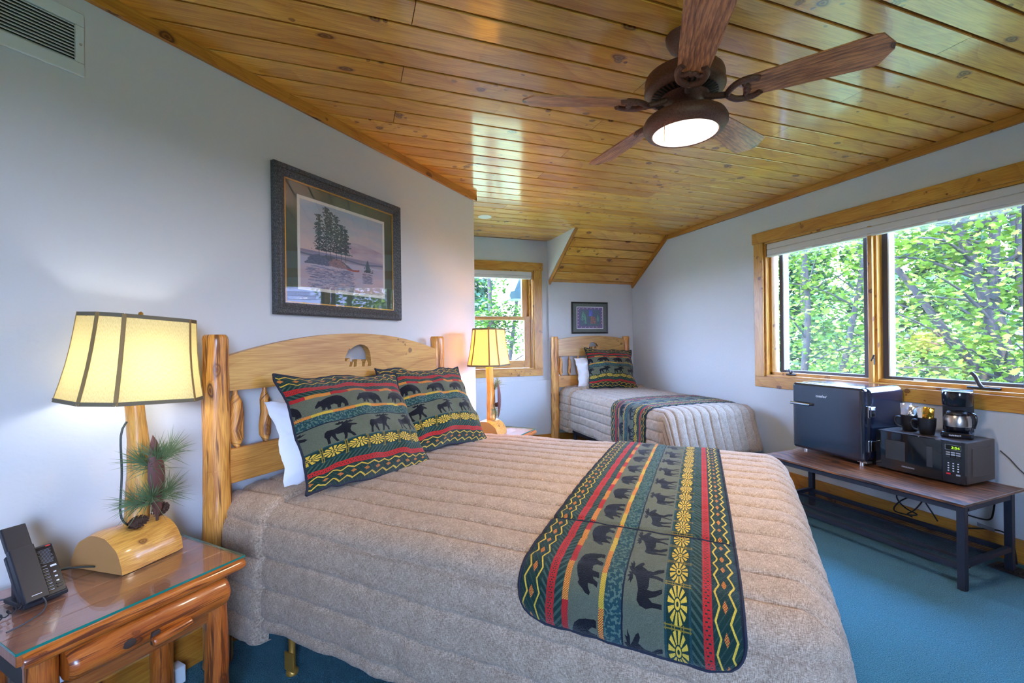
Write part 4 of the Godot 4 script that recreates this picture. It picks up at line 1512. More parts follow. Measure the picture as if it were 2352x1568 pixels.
func needle(b: MB, p: Vector3, d: Vector3, l: float, droop: float) -> void:
	var side := d.cross(Vector3.UP).normalized() if absf(d.y) < 0.95 else Vector3.RIGHT
	var m := p + d * l * 0.55
	var e := p + d * l + Vector3(0, -droop, 0)
	var r := 0.0010
	var up := side.cross(d).normalized()
	for k in 3:
		var a0 := TAU * k / 3
		var a1 := TAU * (k + 1) / 3
		var o0 := (side * cos(a0) + up * sin(a0)) * r
		var o1 := (side * cos(a1) + up * sin(a1)) * r
		b.quad(p + o0, p + o1, m + o1, m + o0, (o0 + o1).normalized())
		b.tri(m + o0, m + o1, e)

func sprig(t: Node3D, c: Vector3, dirs: Array, n: int, l: float, sd: int) -> void:
	var r := RandomNumberGenerator.new()
	r.seed = sd
	var tw := MB.new()
	var nb := MB.new()
	for q in dirs:
		var dv: Vector3 = q
		tw.tube([c, c + dv * 0.5 + Vector3(0, 0.004, 0), c + dv], [0.0028, 0.0022, 0.0012], 6)
		for k in n:
			var f := pow(r.randf(), 0.6)
			var p := c + dv * f
			var dd := (dv.normalized() * r.randf_range(0.35, 1.1) + Vector3(r.randfn(), r.randfn(), r.randfn()) * 0.42).normalized()
			needle(nb, p, dd, l * r.randf_range(0.65, 1.1), r.randf_range(0.0, 0.008))
	var o := obj("pine_sprig", nb, M.pine_needles, t)
	obj("twig", tw, M.twig, o)

func cone_shape(b: MB, c: Vector3, ax: Vector3, l: float, r: float, sd: int) -> void:
	var bs := Basis(Quaternion(Vector3.UP, ax.normalized()))
	b.xf = Transform3D(bs, c)
	b.lathe([Vector2(0.001, -l / 2), Vector2(r * 0.62, -l * 0.3), Vector2(r * 0.7, 0), Vector2(r * 0.4, l * 0.35), Vector2(0.001, l / 2)], 10)
	for k in 64:
		var f := (k + 0.5) / 64.0
		var an := k * 2.39996
		var y := lerpf(-l * 0.46, l * 0.46, f)
		var rr := r * sqrt(maxf(0.05, 1.0 - pow(2.0 * f - 0.85, 2.0) * 0.8))
		var o := Vector3(cos(an), 0, sin(an))
		var s := Vector3(-sin(an), 0, cos(an))
		var base := o * rr * 0.5 + Vector3(0, y - 0.004, 0)
		var tip := o * rr * 1.05 + Vector3(0, y + 0.005, 0)
		b.quad(base - s * r * 0.18, base + s * r * 0.18, tip + s * r * 0.14, tip - s * r * 0.14, (o * 0.4 + Vector3.UP).normalized())
		b.quad(base - s * r * 0.18 - Vector3(0, 0.002, 0), base + s * r * 0.18 - Vector3(0, 0.002, 0), tip + s * r * 0.14 - Vector3(0, 0.0025, 0), tip - s * r * 0.14 - Vector3(0, 0.0025, 0), (o * 0.4 - Vector3.UP).normalized())
		b.quad(tip - s * r * 0.14, tip + s * r * 0.14, tip + s * r * 0.14 - Vector3(0, 0.0025, 0), tip - s * r * 0.14 - Vector3(0, 0.0025, 0), o)
	b.xf = Transform3D()

func log_lamp(label: String, at: Transform3D, linen: Material, bulb_color: Color, energy: float, glow_e: float, small: bool) -> Node3D:
	# origin on the table top under the pole; x along the half-log base
	var t := thing("table_lamp", label, "lamp", at, "log table lamps with canoes")
	var b := MB.new()
	# half-log base, end grain on its two faces
	var R := 0.112
	var hl := 0.093
	var p := PackedVector3Array()
	var uv := PackedVector2Array()
	var f := noise(1.0, 5, 2)
	for i in 9:
		var x := lerpf(-hl, hl, i / 8.0)
		for j in 19:
			var an := lerpf(0.0, PI, j / 18.0)
			var rr := R * (1.0 + 0.03 * f.get_noise_2d(x * 8.0, an * 2.0))
			if i == 0 or i == 8: rr -= 0.005
			p.append(Vector3(x, sin(an) * rr * 0.98 + 0.001, cos(an) * rr))
			uv.append(Vector2(x, an * R))
	b.sheet(9, 19, p, uv, false)
	obj("log_base", b, M.lamp_log, t)
	b = MB.new()
	for e in [-1.0, 1.0]:
		var c := b.vert(Vector3(e * hl, 0.02, 0), Vector3(e, 0, 0), Vector2())
		var first := b.v.size()
		for j in 19:
			b.vert(p[(0 if e < 0 else 8) * 19 + j], Vector3(e, 0, 0), Vector2(0.1, 0.1 * j))
		for j in 18:
			b.face(c, first + j, first + j + 1)
		b.face(c, first + 18, first)
	obj("end_grain", b, M.log_end, t)
	# pole: a carved log standing on the base
	b = MB.new()
	log_shape(b, Vector3(0.012, 0.105, 0.012), Vector3(0.02, 0.50, 0.0), 0.035, 0.026, 61, 0.12, 16, 16, 0.012)
	obj("pole", b, M.lamp_log, t)
	b = MB.new()
	b.tube(curve([Vector3(0.02, 0.49, 0), Vector3(0.02, 0.60, 0.0)], 0.05), 0.006, 8)
	b.lathe([Vector2(0.0, 0), Vector2(0.016, 0.0), Vector2(0.018, 0.04), Vector2(0.0, 0.05)], 14, Vector3(0.02, 0.50, 0))
	obj("socket", b, M.gold_fillet, t)
	# cloth shade: a long cut-cornered bell on four slanting sides
	var y0 := 0.505
	var y1 := 0.778
	var lo := octagon(0.172, 0.138, 0.062)
	var hi := octagon(0.138, 0.108, 0.046)
	if small:
		lo = octagon(0.168, 0.125, 0.055)
		hi = octagon(0.128, 0.09, 0.04)
	var sh := Node3D.new()
	sh.name = "shade"
	t.add_child(sh)
	# the shade sits a little crooked on its harp
	var mid_y := (y0 + y1) / 2
	if small:
		sh.position = Vector3(0.02, 0, 0)
	else:
		var tip := Basis(Vector3(1, 0, -1).normalized(), deg_to_rad(4.0)) * Basis(Vector3.UP, deg_to_rad(-10.0))
		sh.transform = Transform3D(tip, Vector3(0.030, mid_y, 0.002) - tip * Vector3(0, mid_y, 0))
	for k in 8:
		var a: Vector2 = lo[k]
		var c: Vector2 = lo[(k + 1) % 8]
		var a1: Vector2 = hi[k]
		var c1: Vector2 = hi[(k + 1) % 8]
		var mid := (a + c) / 2
		b = MB.new()
		var pp := PackedVector3Array()
		var uu := PackedVector2Array()
		for i in 6:
			var q := i / 5.0
			var bow := 1.0 - 0.035 * sin(q * PI)   # the cloth draws in between its rims
			for j in 2:
				var lo2: Vector2 = a if j == 0 else c
				var hi2: Vector2 = a1 if j == 0 else c1
				var xy := lo2.lerp(hi2, q) * bow
				pp.append(Vector3(xy.x, lerpf(y0, y1, q), xy.y))
				uu.append(Vector2((a.distance_to(c)) * j, (y1 - y0) * q))
		b.sheet(6, 2, pp, uu, false)
		obj("panel", b, linen, sh)
		# tapes: along the corner, round the rims
		b = MB.new()
		var nn := Vector3(lo[k].x, 0.06, lo[k].y).normalized()
		for i in 5:
			var q0 := i / 5.0
			var q1 := (i + 1) / 5.0
			var xa := a.lerp(a1, q0) * (1.0 - 0.035 * sin(q0 * PI))
			var xb := a.lerp(a1, q1) * (1.0 - 0.035 * sin(q1 * PI))
			strip(b, Vector3(xa.x, lerpf(y0, y1, q0), xa.y), Vector3(xb.x, lerpf(y0, y1, q1), xb.y), 0.011, nn)
		obj("seam_tape", b, M.shade_tape, sh)
		b = MB.new()
		var mo := Vector3(mid.x, 0.0, mid.y).normalized()
		strip(b, Vector3(a.x, y0 + 0.004, a.y), Vector3(c.x, y0 + 0.004, c.y), 0.012, mo)
		obj("rim_tape", b, M.shade_tape_dark, sh)
		b = MB.new()
		strip(b, Vector3(a1.x, y1 - 0.004, a1.y), Vector3(c1.x, y1 - 0.004, c1.y), 0.012, mo)
		obj("rim_tape", b, M.shade_tape_dark, sh)
	b = MB.new()
	b.tube([Vector3(-0.14, y1 - 0.01, 0), Vector3(0.14, y1 - 0.01, 0)], 0.002, 6)
	b.tube([Vector3(0, y1 - 0.01, -0.088), Vector3(0, y1 - 0.01, 0.088)], 0.002, 6)
	b.tube([Vector3(0, 0.595, 0), Vector3(0, y1 + 0.006, 0)], 0.003, 6)
	b.lathe([Vector2(0.0, 0), Vector2(0.008, 0.002), Vector2(0.006, 0.012), Vector2(0.0, 0.016)], 10, Vector3(0, y1 + 0.002, 0))
	obj("spider", b, M.gold_fillet, sh)
	# bulb with its light
	b = MB.new()
	b.lathe([Vector2(0.012, 0.0), Vector2(0.016, 0.02), Vector2(0.030, 0.05), Vector2(0.032, 0.068), Vector2(0.024, 0.09), Vector2(0.0, 0.10)], 16, Vector3(0.02, 0.545, 0))
	obj("bulb", b, glow("bulb_glow_%d" % int(energy * 1000), bulb_color, glow_e), t)
	var l := OmniLight3D.new()
	l.name = "bulb_light"
	l.light_color = bulb_color
	l.light_energy = energy
	l.light_size = 0.03
	l.omni_range = 9.0
	l.omni_attenuation = 2.0
	l.shadow_enabled = true
	t.add_child(l)
	l.position = Vector3(0.02, 0.61, 0)
	# little canoe stood on end beside the pole
	b = MB.new()
	var cp := PackedVector3Array()
	var cu := PackedVector2Array()
	for i in 17:
		var q := lerpf(-1, 1, i / 16.0)
		var wd := 0.032 * pow(maxf(0.0, 1.0 - q * q), 0.8) + 0.0008
		for j in 9:
			var an := lerpf(0.0, PI, j / 8.0)
			cp.append(Vector3(cos(an) * wd, q * 0.140, sin(an) * wd * 0.75))
			cu.append(Vector2(q, an))
	b.sheet(17, 9, cp, cu, true)
	for i in 17:
		for j in 9:
			cp[i * 9 + j] = cp[i * 9 + j] * Vector3(0.88, 0.97, 0.85)
	b.sheet(17, 9, cp, cu, false)
	var canoe := obj("canoe", b, M.canoe_red, t, Transform3D(Basis(Vector3.UP, 0.35) * Basis(Vector3.BACK, 0.06), Vector3(0.042, 0.250, 0.056)))
	b = MB.new()
	for q in [-0.05, 0.055]:
		b = MB.new()
		b.rbox(Vector3(0, q, 0.002), Vector3(0.042, 0.005, 0.003), 0.001, 1)
		obj("thwart", b, M.canoe_red, canoe)
	if not small:
		sprig(t, Vector3(0.045, 0.275, 0.055), [Vector3(-0.012, 0.05, 0.02), Vector3(0.042, 0.055, 0.012), Vector3(-0.045, 0.035, 0.0)], 80, 0.088, 4)
		sprig(t, Vector3(0.03, 0.165, 0.065), [Vector3(0.035, 0.04, 0.02), Vector3(-0.02, 0.035, 0.02), Vector3(-0.05, 0.02, -0.01)], 80, 0.088, 6)
		b = MB.new()
		b.tube(curve([Vector3(0.048, 0.106, 0.055), Vector3(0.042, 0.14, 0.062), Vector3(0.028, 0.175, 0.066), Vector3(0.03, 0.23, 0.06), Vector3(0.045, 0.28, 0.054)], 0.02), 0.0042, 8)
		obj("branch", b, M.twig, t)
		b = MB.new()
		cone_shape(b, Vector3(-0.008, 0.122, 0.052), Vector3(1, 0.12, 0.2), 0.052, 0.019, 1)
		obj("pine_cone", b, M.cone_brown, t)
		b = MB.new()
		cone_shape(b, Vector3(0.078, 0.13, 0.03), Vector3(1, 0.2, -0.2), 0.056, 0.020, 2)
		obj("pine_cone", b, M.cone_brown, t)
		b = MB.new()
		b.tube(curve([Vector3(-0.014, 0.44, 0.016), Vector3(-0.034, 0.40, 0.02), Vector3(-0.034, 0.28, 0.022), Vector3(-0.045, 0.17, 0.03), Vector3(-0.04, 0.135, 0.035), Vector3(-0.024, 0.117, 0.03)], 0.02), 0.003, 8)
		obj("lamp_cord", b, M.cord_green, t)
	else:
		sprig(t, Vector3(0.03, 0.32, 0.03), [Vector3(0.03, 0.05, 0.02), Vector3(-0.02, 0.05, 0.03)], 40, 0.075, 9)
		sprig(t, Vector3(-0.005, 0.20, 0.045), [Vector3(-0.06, -0.02, 0.03)], 60, 0.075, 10)
		b = MB.new()
		b.tube(curve([Vector3(0.03, 0.106, 0.04), Vector3(0.02, 0.16, 0.05), Vector3(-0.005, 0.2, 0.045), Vector3(0.01, 0.25, 0.04), Vector3(0.03, 0.32, 0.03)], 0.02), 0.004, 8)
		obj("branch", b, M.twig, t)
		b = MB.new()
		cone_shape(b, Vector3(0.04, 0.215, 0.055), Vector3(1, 0.0, 0.3), 0.07, 0.017, 3)
		obj("pine_cone", b, M.cone_brown, t)
	return t

func telephone() -> void:
	# a small desk set leaning on a wedge; origin at the front foot of its face
	var t := thing("telephone", "small black desk telephone with its handset on the left, beside the lit lamp", "telephone", lat(0.497, TABLE_Y, 0.252, 6.0))
	var tilt := deg_to_rad(-33.0)
	var face := Transform3D(Basis(Vector3.RIGHT, tilt), Vector3(0, 0.008, 0))
	var b := MB.new()
	b.xf = face
	b.rbox(Vector3(0, 0.070, -0.008), Vector3(0.094, 0.145, 0.016), 0.004, 2)
	b.xf = Transform3D()
	obj("body", b, M.phone_black, t)
	b = MB.new()
	b.rbox(Vector3(0, 0.006, -0.045), Vector3(0.092, 0.012, 0.10), 0.003, 1)
	b.rbox(Vector3(0, 0.03, -0.075), Vector3(0.07, 0.05, 0.02), 0.004, 1)
	obj("stand", b, M.phone_black, t)
	b = MB.new()
	b.xf = face
	b.rbox(Vector3(-0.021, 0.075, 0.010), Vector3(0.050, 0.150, 0.020), 0.003, 2)
	b.rbox(Vector3(-0.021, 0.181, 0.006), Vector3(0.050, 0.066, 0.016), 0.003, 2)
	b.xf = Transform3D()
	var hs := obj("handset", b, M.phone_black, t)
	b = MB.new()
	b.xf = face
	b.box(Vector3(-0.021, 0.014, 0.0204), Vector3(0.020, 0.0016, 0.0006))
	obj("logo_bar", b, M.print_white, hs)
	var pd := Node3D.new()
	pd.name = "key_panel"
	t.add_child(pd)
	b = MB.new()
	b.xf = face
	b.box(Vector3(0.026, 0.074, 0.0004), Vector3(0.037, 0.126, 0.001))
	obj("plate", b, M.black_gloss, pd)
	for k in 7:
		b = MB.new()
		b.xf = face
		b.rbox(Vector3(0.0155, 0.018 + k * 0.0085, 0.0018), Vector3(0.013, 0.0042, 0.003), 0.0012, 1)
		obj("key", b, M.phone_key, pd)
	for k in 2:
		b = MB.new()
		b.xf = face
		b.rbox(Vector3(0.034, 0.018 + k * 0.0085, 0.0018), Vector3(0.013, 0.0042, 0.003), 0.0012, 1)
		obj("key", b, M.phone_key, pd)
	b = MB.new()
	b.xf = face
	for k in 9:
		b.box(Vector3(0.0155, 0.0152 + k * 0.0085, 0.0011), Vector3(0.012, 0.0008, 0.0004))
		if k < 3: b.box(Vector3(0.033, 0.034 + k * 0.013, 0.0011), Vector3(0.006, 0.0035, 0.0004))
	b.box(Vector3(0.034, 0.078, 0.0011), Vector3(0.013, 0.005, 0.0004))
	obj("key_print", b, M.print_white, pd)
	for k in 12:
		b = MB.new()
		b.xf = face
		b.box(Vector3(0.026 - (0.003 if k % 3 == 1 else 0.0), 0.090 + k * 0.0034, 0.0011), Vector3(0.027 if k % 4 else 0.022, 0.0006, 0.0004))
		obj("print_line", b, M.print_grey, pd)
	b = MB.new()
	b.xf = face
	b.box(Vector3(0.036, 0.1365, 0.0011), Vector3(0.010, 0.003, 0.0004))
	obj("message_lamp", b, M.print_red, pd)
	# coiled handset cord and the line cord lying on the glass
	b = MB.new()
	var path := []
	var spine := curve([Vector3(-0.035, 0.012, -0.02), Vector3(-0.06, 0.012, 0.0), Vector3(-0.09, 0.010, 0.012), Vector3(-0.12, 0.010, 0.03)], 0.002)
	for k in spine.size():
		var q: Vector3 = spine[k]
		path.append(q + Vector3(0.3, 0, 0.5).normalized() * sin(k * 0.75) * 0.006 + Vector3(0, cos(k * 0.75) * 0.006, 0))
	b.tube(path, 0.0016, 5)
	obj("coiled_cord", b, M.cord_black, t)
	b = MB.new()
	b.tube(curve([Vector3(-0.012, 0.022, 0.008), Vector3(-0.012, 0.010, 0.03), Vector3(-0.03, 0.003, 0.06), Vector3(-0.07, 0.003, 0.085), Vector3(-0.11, 0.003, 0.095)], 0.01), 0.0022, 6)
	obj("line_cord", b, M.cord_grey, t)

# ------------------------------------------------------------------ on the walls
func picture(called: String, label: String, at: Transform3D, w: float, h: float, fw: float, dep: float, mw: float, mh: float, off: float, frame_m: Material, mat_m: Material, print_m: Material, fillet: Material) -> void:
	# origin at the middle of the back, z away from the wall
	var t := thing(called, label, "picture", at)
	var fr := Node3D.new()
	fr.name = "frame"
	t.add_child(fr)
	for k in 4:
		var b := MB.new()
		var l := w if k % 2 == 0 else h
		var o := h / 2 if k % 2 == 0 else w / 2
		# stepped moulding mitred at its ends; profile across (from outer to inner edge), height
		var pr := [[0.0, 0.0], [0.0, dep * 0.7], [fw * 0.12, dep], [fw * 0.40, dep * 0.86], [fw * 0.52, dep * 0.95], [fw * 0.80, dep * 0.62], [fw, dep * 0.45], [fw, 0.0]]
		for s in pr.size() - 1:
			var a: Array = pr[s]
			var c: Array = pr[s + 1]
			var nn := Vector3(0, c[1] - a[1], c[0] - a[0]).normalized()
			b.quad(Vector3(-l / 2 + a[0], o - a[0], a[1]), Vector3(l / 2 - a[0], o - a[0], a[1]), Vector3(l / 2 - c[0], o - c[0], c[1]), Vector3(-l / 2 + c[0], o - c[0], c[1]), nn)
		obj("moulding", b, frame_m, fr, Transform3D(Basis(Vector3.BACK, k * PI / 2), Vector3()))
	if fillet:
		for k in 4:
			var b2 := MB.new()
			var l2 := (w if k % 2 == 0 else h) - fw * 2
			var o2 := (h if k % 2 == 0 else w) / 2 - fw
			b2.box(Vector3(0, o2 - 0.003, dep * 0.36), Vector3(l2, 0.007, 0.006))
			obj("fillet", b2, fillet, fr, Transform3D(Basis(Vector3.BACK, k * PI / 2), Vector3()))
	var b3 := MB.new()
	b3.box(Vector3(0, 0, 0.008), Vector3(w - fw * 2 + 0.01, h - fw * 2 + 0.01, 0.004))
	obj("mat_board", b3, mat_m, t)
	b3 = MB.new()
	var z := 0.0112
	b3.quad(Vector3(-mw / 2, mh / 2 + off, z), Vector3(mw / 2, mh / 2 + off, z), Vector3(mw / 2, -mh / 2 + off, z), Vector3(-mw / 2, -mh / 2 + off, z), Vector3.BACK)
	b3.box(Vector3(0, off, 0.0105), Vector3(mw + 0.001, mh + 0.001, 0.001))
	obj("print", b3, print_m, t)
	b3 = MB.new()
	b3.box(Vector3(0, 0, 0.0155), Vector3(w - fw * 2 + 0.008, h - fw * 2 + 0.008, 0.002))
	obj("glazing", b3, M.picture_glass, t)

func wall_vent() -> void:
	# return-air grille; its left part runs out of the picture
	var t := thing("wall_vent", "white louvred air vent high on the diagonal wall", "vent", lat(0.40, 2.232, 0.0))
	var w := 0.555
	var h := 0.205
	var fw := 0.042
	for q in [[0, h / 2 - fw / 2, w, fw], [0, -h / 2 + fw / 2, w, fw], [-w / 2 + 0.012, 0, 0.024, h - fw * 2], [w / 2 - 0.012, 0, 0.024, h - fw * 2]]:
		part_box("frame", t, Vector3(q[0], q[1], 0.006), Vector3(q[2], q[3], 0.010), M.white_metal, 0.003)
	part_box("backing", t, Vector3(0, 0, 0.0015), Vector3(w - 0.03, h - fw, 0.002), M.dark_slot, 0.0005)
	var n := 12
	for k in n:
		var b := MB.new()
		b.box(Vector3(), Vector3(w - 0.048, 0.0016, 0.012))
		obj("louvre", b, M.white_metal, t, Transform3D(Basis(Vector3.RIGHT, 0.75), Vector3(0, lerpf(-h / 2 + fw + 0.003, h / 2 - fw - 0.003, k / float(n - 1)), 0.006)))
	var s := MB.new()
	s.lathe([Vector2(0.004, 0.0), Vector2(0.0035, 0.002), Vector2(0.0, 0.0025)], 10, Vector3(w / 2 - 0.010, 0.0, 0.011), Vector3.BACK)
	obj("screw", s, M.steel, t)

# ------------------------------------------------------------------ ceiling fan
func ceiling_fan() -> void:
	var t := thing("ceiling_fan", "bronze ceiling fan with five oak blades and a lit round lamp", "ceiling fan", pos(1.248, 0, -1.433))
	var by := 2.172   # height of the blades
	var b := MB.new()
	b.lathe([Vector2(0.0, CEIL - 0.075), Vector2(0.022, CEIL - 0.075), Vector2(0.03, CEIL - 0.07), Vector2(0.052, CEIL - 0.05), Vector2(0.066, CEIL - 0.022), Vector2(0.068, CEIL)], 28)
	obj("canopy", b, M.rust_bronze, t)
	b = MB.new()
	b.tube([Vector3(0, CEIL - 0.07, 0), Vector3(0, 2.28, 0)], 0.011, 12)
	obj("downrod", b, M.rust_bronze, t)
	# motor housing, with a ring of slots below
	b = MB.new()
	b.lathe([Vector2(0.085, 2.198), Vector2(0.128, 2.206), Vector2(0.128, 2.206), Vector2(0.146, 2.214), Vector2(0.152, 2.224), Vector2(0.152, 2.235), Vector2(0.148, 2.242), Vector2(0.150, 2.262), Vector2(0.146, 2.278), Vector2(0.124, 2.292), Vector2(0.05, 2.300), Vector2(0.03, 2.325), Vector2(0.0, 2.33)], 40)
	var mo := obj("motor_housing", b, M.rust_bronze, t)
	for k in 40:
		b = MB.new()
		var an := TAU * (k + 0.5) / 40
		b.xf = Transform3D(Basis(Vector3.UP, an) * Basis(Vector3.BACK, 0.185), Vector3(0, 0, 0))
		b.xf.origin = Vector3(cos(an) * 0.107, 2.2012, -sin(an) * 0.107)
		b.box(Vector3(), Vector3(0.034, 0.0016, 0.0082))
		obj("vent_slot", b, M.black_matte, mo)
	b = MB.new()
	b.lathe([Vector2(0.0, 2.115), Vector2(0.052, 2.115), Vector2(0.054, 2.12), Vector2(0.054, 2.168), Vector2(0.050, 2.172), Vector2(0.075, 2.184), Vector2(0.085, 2.198)], 32)
	obj("switch_housing", b, M.rust_bronze, t)
	# light kit
	b = MB.new()
	b.lathe([Vector2(0.0, 2.1300), Vector2(0.06, 2.1300), Vector2(0.11, 2.1240), Vector2(0.15, 2.1100), Vector2(0.158, 2.0940), Vector2(0.157, 2.0780), Vector2(0.146, 2.0620), Vector2(0.126, 2.0520), Vector2(0.126, 2.0520), Vector2(0.122, 2.0580), Vector2(0.0, 2.0620)].map(func(q): return Vector2(q.x, q.y)), 44)
	obj("light_pan", b, M.rust_bronze, t)
	b = MB.new()
	b.lathe([Vector2(0.0, 2.0420), Vector2(0.05, 2.0435), Vector2(0.09, 2.0475), Vector2(0.122, 2.0550)], 40)
	obj("light_bowl", b, M.fan_glow, t)
	var l := AreaLight3D.new()
	l.name = "fan_light"
	l.light_color = FAN_COLOR
	l.light_energy = FAN_ENERGY
	l.area_size = Vector2(0.22, 0.22)
	l.area_range = 12.0
	l.shadow_enabled = true
	t.add_child(l)
	l.transform = Transform3D(Basis(Vector3.RIGHT, -PI / 2), Vector3(0, 2.038, 0))
	b = MB.new()
	b.tube([Vector3(-0.132, 2.052, 0.045), Vector3(-0.132, 1.985, 0.045)], 0.0012, 5)
	for k in 9:
		b.lathe([Vector2(0.0, -0.002), Vector2(0.002, 0.0), Vector2(0.0, 0.002)], 6, Vector3(-0.132, 1.988 + k * 0.006, 0.045))
	obj("pull_chain", b, M.gold_fillet, t)
	# blades
	for k in 5:
		var an2 := deg_to_rad(52.0 + 72.0 * k)
		var dirx := Vector3(cos(an2), 0, sin(an2))
		var bs := Basis(dirx, Vector3.UP, dirx.cross(Vector3.UP))
		var bl := Node3D.new()
		bl.name = "blade"
		t.add_child(bl, true)
		bl.transform = Transform3D(bs * Basis(Vector3.RIGHT, deg_to_rad(-13.0)), Vector3(0, by, 0))
		b = MB.new()
		var o := PackedVector2Array([Vector2(0.205, -0.050), Vector2(0.30, -0.056), Vector2(0.585, -0.071), Vector2(0.605, -0.066), Vector2(0.640, -0.012), Vector2(0.640, 0.012), Vector2(0.605, 0.066), Vector2(0.585, 0.071), Vector2(0.30, 0.056), Vector2(0.205, 0.050)])
		b.xf = Transform3D(Basis(Vector3(1, 0, 0), Vector3(0, 0, 1), Vector3(0, -1, 0)), Vector3())
		b.prism(o, -0.003, 0.003)
		obj("paddle", b, M.blade_oak, bl)
		# scrolled iron: an arm from the hub that forks into two horns under the blade
		b = MB.new()
		b.tube(curve([Vector3(0.075, 0.012, 0), Vector3(0.12, -0.004, 0), Vector3(0.16, -0.012, 0)], 0.015), 0.012, 8)
		for s in [-1.0, 1.0]:
			b.tube(curve([Vector3(0.150, -0.010, 0.0), Vector3(0.175, -0.011, 0.032 * s), Vector3(0.205, -0.009, 0.046 * s), Vector3(0.24, -0.007, 0.046 * s), Vector3(0.262, -0.006, 0.034 * s)], 0.012), 0.0115, 8)
			b.tube(curve([Vector3(0.222, -0.008, 0.044 * s), Vector3(0.212, -0.008, 0.026 * s), Vector3(0.226, -0.008, 0.010 * s), Vector3(0.214, -0.008, 0.0)], 0.01), 0.008, 8)
		obj("blade_iron", b, M.rust_bronze, bl)
	return

func recessed_disc() -> void:
	var b := MB.new()
	var y := CEIL
	b.lathe([Vector2(0.0, y - 0.004), Vector2(0.045, y - 0.004), Vector2(0.058, y - 0.006), Vector2(0.066, y - 0.003), Vector2(0.066, y)], 28, Vector3(1.213, 0, -4.116))
	var o := obj("ceiling_disc", b, M.white_plastic)
	tag(o, "round white disc set in the plank ceiling before the sash window", "ceiling light")

func build_furniture() -> void:
	nightstand("log nightstand with glass top carrying a telephone and a lamp", lat(0.638, 0, 0.045))
	nightstand("log nightstand with glass top beyond the wide bed, below the amber lamp", lat(2.945, 0, 0.045))
	log_lamp("table lamp with a canoe and pine sprigs on its pole, next to the telephone", lat(0.722, TABLE_Y, 0.155, 12.0), M.shade_linen, LAMP1_COLOR, LAMP1_ENERGY, 4.0, false)
	log_lamp("amber-lit table lamp with a canoe, standing between the two beds", lat(2.865, TABLE_Y, 0.255, 8.0), M.shade_linen_amber, LAMP2_COLOR, LAMP2_ENERGY, 4.01, true)
	telephone()
	# cord from the lamp to the edge of the table
	var b := MB.new()
	b.tube(curve([Vector3(0.622, 0.585, 0.19), Vector3(0.60, 0.580, 0.13), Vector3(0.58, 0.566, 0.07), Vector3(0.54, 0.566, 0.075), Vector3(0.50, 0.566, 0.10)], 0.01), 0.0028, 6)
	tag(obj("electric_cord", b, M.cord_green, null, LT), "thin cord from the lamp's log base to behind the telephone", "cord")
	b = MB.new()
	b.tube(curve([Vector3(0.38, 0.566, 0.12), Vector3(0.42, 0.567, 0.135), Vector3(0.455, 0.566, 0.15)], 0.01), 0.0024, 6)
	tag(obj("electric_cord", b, M.cord_grey, null, LT), "short cord lying on the glass left of the telephone stand", "cord")
	b = MB.new()
	b.tube(curve([Vector3(0.66, 0.40, 0.02), Vector3(0.655, 0.3, 0.03), Vector3(0.64, 0.18, 0.035), Vector3(0.62, 0.05, 0.05)], 0.02), 0.003, 6)
	tag(obj("electric_cord", b, M.cord_grey, null, LT), "grey cord hanging behind the nightstand drawer", "cord")
	b = MB.new()
	b.rbox(Vector3(0.90, 0.032, 0.05), Vector3(0.045, 0.065, 0.055), 0.006, 2)
	tag(obj("power_adapter", b, M.white_plastic, null, LT), "cream power adapter on the carpet behind the nightstand", "adapter")
	picture("framed_print", "large framed lake print with pine trees above the wide bed", lat(1.760, 1.7385, 0.002), 0.852, 0.708, 0.058, 0.034, 0.595, 0.462, 0.003, M.frame_weathered, M.mat_board, M.lake_print, M.gold_fillet)
	picture("framed_print", "small framed forest print with a purple border above the narrow bed", pos(2.791, 1.526, ZF + 0.002), 0.505, 0.392, 0.022, 0.022, 0.37, 0.272, 0.0, M.frame_green, M.mat_green, M.forest_print, null)
	wall_vent()
	ceiling_fan()
	recessed_disc()

